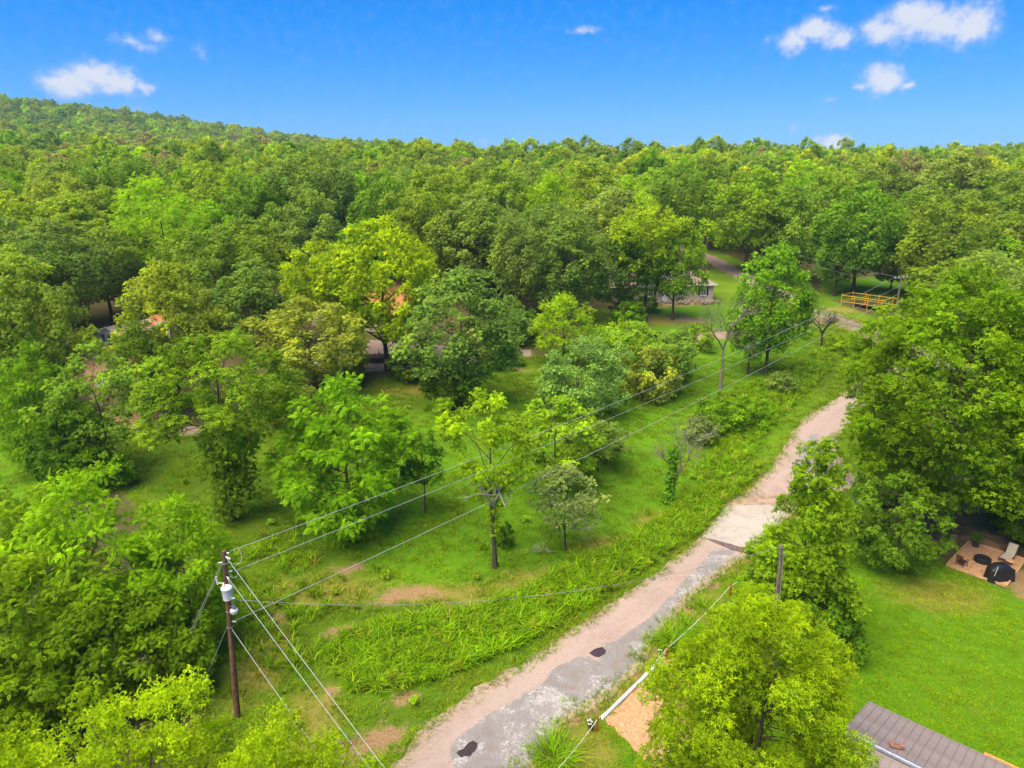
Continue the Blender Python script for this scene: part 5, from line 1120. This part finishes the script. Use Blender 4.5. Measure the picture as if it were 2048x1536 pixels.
# ------------------------------------------------------------------ yellow pipe pen by the upper lane
q0, q1, q2 = hit(1681, 612), hit(1760, 628), hit(1716, 600); ux = q1 - q0; ux[2] = 0; Lx = np.linalg.norm(ux); rz = math.atan2(ux[1], ux[0]); o = empty('pipe_pen', q0, rz, 'yellow pipe-rail pen beside the upper lane', 'pen'); Dp = 4.2
nb = max(3, int(Lx / 2.4))
for k in range(nb + 1):
    for y_ in (0, Dp): MB().rod((Lx * k / nb, y_, -.6), (Lx * k / nb, y_, 2.3), .06, .06, 8).build('upright', M['yellow'], o)
for z_ in (.9, 2.0):
    for y_ in (0, Dp): MB().rod((0, y_, z_), (Lx * 1.1, y_, z_ - .0), .055, .055, 8).build('rail', M['yellow'], o)
    for x_ in (0, Lx * .5, Lx): MB().rod((x_, 0, z_ + .07), (x_, Dp, z_ + .07), .05, .05, 8).build('rail', M['yellow'], o)
MB().box((Lx * .55, Dp * .55, .35), (Lx * .7, 1.8, .12)).build('floor_tray', M['shutter'], o)

# ------------------------------------------------------------------ dead and bare trees, brush
def bare_tree(bx, by, ty, mat, lb, name, seed, fork=2, rad=.2, depth=4, lean=(0, 0), spread=.45):
    p = hit(bx, by); h = height_for(p, ty); o = empty(name, p, 0, lb, 'tree'); r2 = np.random.default_rng(seed); A = Acc(); n = 7; th = h * .42
    s_ = np.linspace(0, 1, n); P = np.c_[lean[0] * s_ ** 1.5 + .08 * np.sin(s_ * 5), lean[1] * s_ + .06 * np.cos(s_ * 4) - .06, s_ * th - .1]; rd = rad * (1 - .35 * s_); rd[0] *= 1.3
    A.add(*tube_arrays(P, rd, 9)); link('trunk', A.mesh('trunk', mat), o); 
    for k in range(fork):
        B = Acc(); a = 2 * math.pi * k / fork + r2.uniform(-.4, .4) + seed
        d = unit(np.array([math.cos(a) * spread, math.sin(a) * spread * .7, 1.0])); bare_branches(r2, B, P[-1] - [0, 0, .15], d, h * .30, rad * .6, depth, .3, (3, 5)); link('limb', B.mesh('limb', mat), o)
    return o
bare_tree(1440, 778, 575, M['dead_bark'], 'tall pale dead tree with a forked trunk beside the lane', 'dead_tree', 5, 3, .21, 4, spread=.55)
bare_tree(1640, 702, 610, M['bark'], 'small black bare tree at the fork of the lanes', 'dead_tree', 8, 4, .2, 3, spread=.6)
o = bare_tree(1336, 1008, 845, M['dead_bark'], 'leaning vine-covered snag with dead twigs beside the weeds', 'vine_snag', 3, 3, .13, 4, (1.0, .3), .8)
E = np.array([(.02 * z + .09 * z * .3, .05, z, .52 + .13 * math.sin(z * 3)) for z in np.arange(.3, 5.2, .3)]); m2 = leaves(np.random.default_rng(8), E[:, :3], E[:, 3], np.full(len(E), 60), 'star4', .2); c = link('vine', mesh_np('vine', m2[0], m2[1], M['leaf'], m2[2]), o); c.color = (.10, .22, .012, 1)
def dead_limbs(bx, by, h0, d0, L0, n, mat, lb, seed, rad=.07, cat='branch'):
    p = hit(bx, by); r2 = np.random.default_rng(seed); o = empty('dead_branches', (p[0], p[1], p[2] + h0), 0, lb, cat)
    for k in range(n):
        B = Acc(); d = unit(np.array(d0) + r2.normal(0, .35, 3)); bare_branches(r2, B, np.zeros(3), d, L0 * r2.uniform(.7, 1.1), rad, 3, .3, (2, 4)); link('limb', B.mesh('limb', mat), o)
dead_limbs(988, 1137, 5.2, (-.3, -.75, 1.1), 3.0, 4, M['pale_bark'], 'bleached dead limbs halfway up the lone ivied tree', 21, .11)
dead_limbs(1140, 1090, 1.4, (.5, -.5, .5), 1.8, 5, M['pale_bark'], 'pale dead branches in the grey-green thicket near the lane', 22, .05)
dead_limbs(1095, 1110, .5, (-.3, -.6, .1), 1.2, 3, M['pale_bark'], 'dead pale twigs low at the left of the grey-green thicket', 23, .04)
dead_limbs(130, 1400, 5.0, (.3, -.9, .1), 2.6, 5, M['dead_bark'], 'bare brown branches showing in the left thicket', 24, .05)
dead_limbs(215, 1425, 3.2, (.7, -.6, -.2), 2.4, 4, M['dead_bark'], 'bare drooping branches at the dark gap of the left thicket', 25, .05)
dead_limbs(120, 930, 2.0, (.2, -.6, .4), 2.0, 4, M['pale_bark'], 'grey dead twigs in the bushes at the left edge', 26, .05)
dead_limbs(1395, 900, 1.0, (.2, -.3, .7), 2.0, 5, M['pale_bark'], 'dead twigs among the bushes left of the pale dead tree', 27, .04)
dead_limbs(676, 1486, .15, (.4, -.2, .05), 1.2, 7, M['dead_bark'], 'brown brush heap on the verge near the bottom edge', 28, .03, 'brush')

# ------------------------------------------------------------------ summer haze
def haze_fn(t, out):
    v = t.new('ShaderNodeVolumePrincipled'); v.inputs['Color'].default_value = (.58, .82, 1.0, 1); v.inputs['Density'].default_value = .00013; t.l.new(v.outputs[0], out.inputs['Volume'])
x0_, x1_ = float(gx.min()) - 20, float(gx.max()) + 20; y0_, y1_ = float(gy.min()) - 20, float(gy.max()) + 20
tag(MB().box(((x0_ + x1_) / 2, (y0_ + y1_) / 2, 62), (x1_ - x0_, y1_ - y0_, 140)).build('haze', material('haze', haze_fn)), 'thin summer haze in the air', kind='stuff')
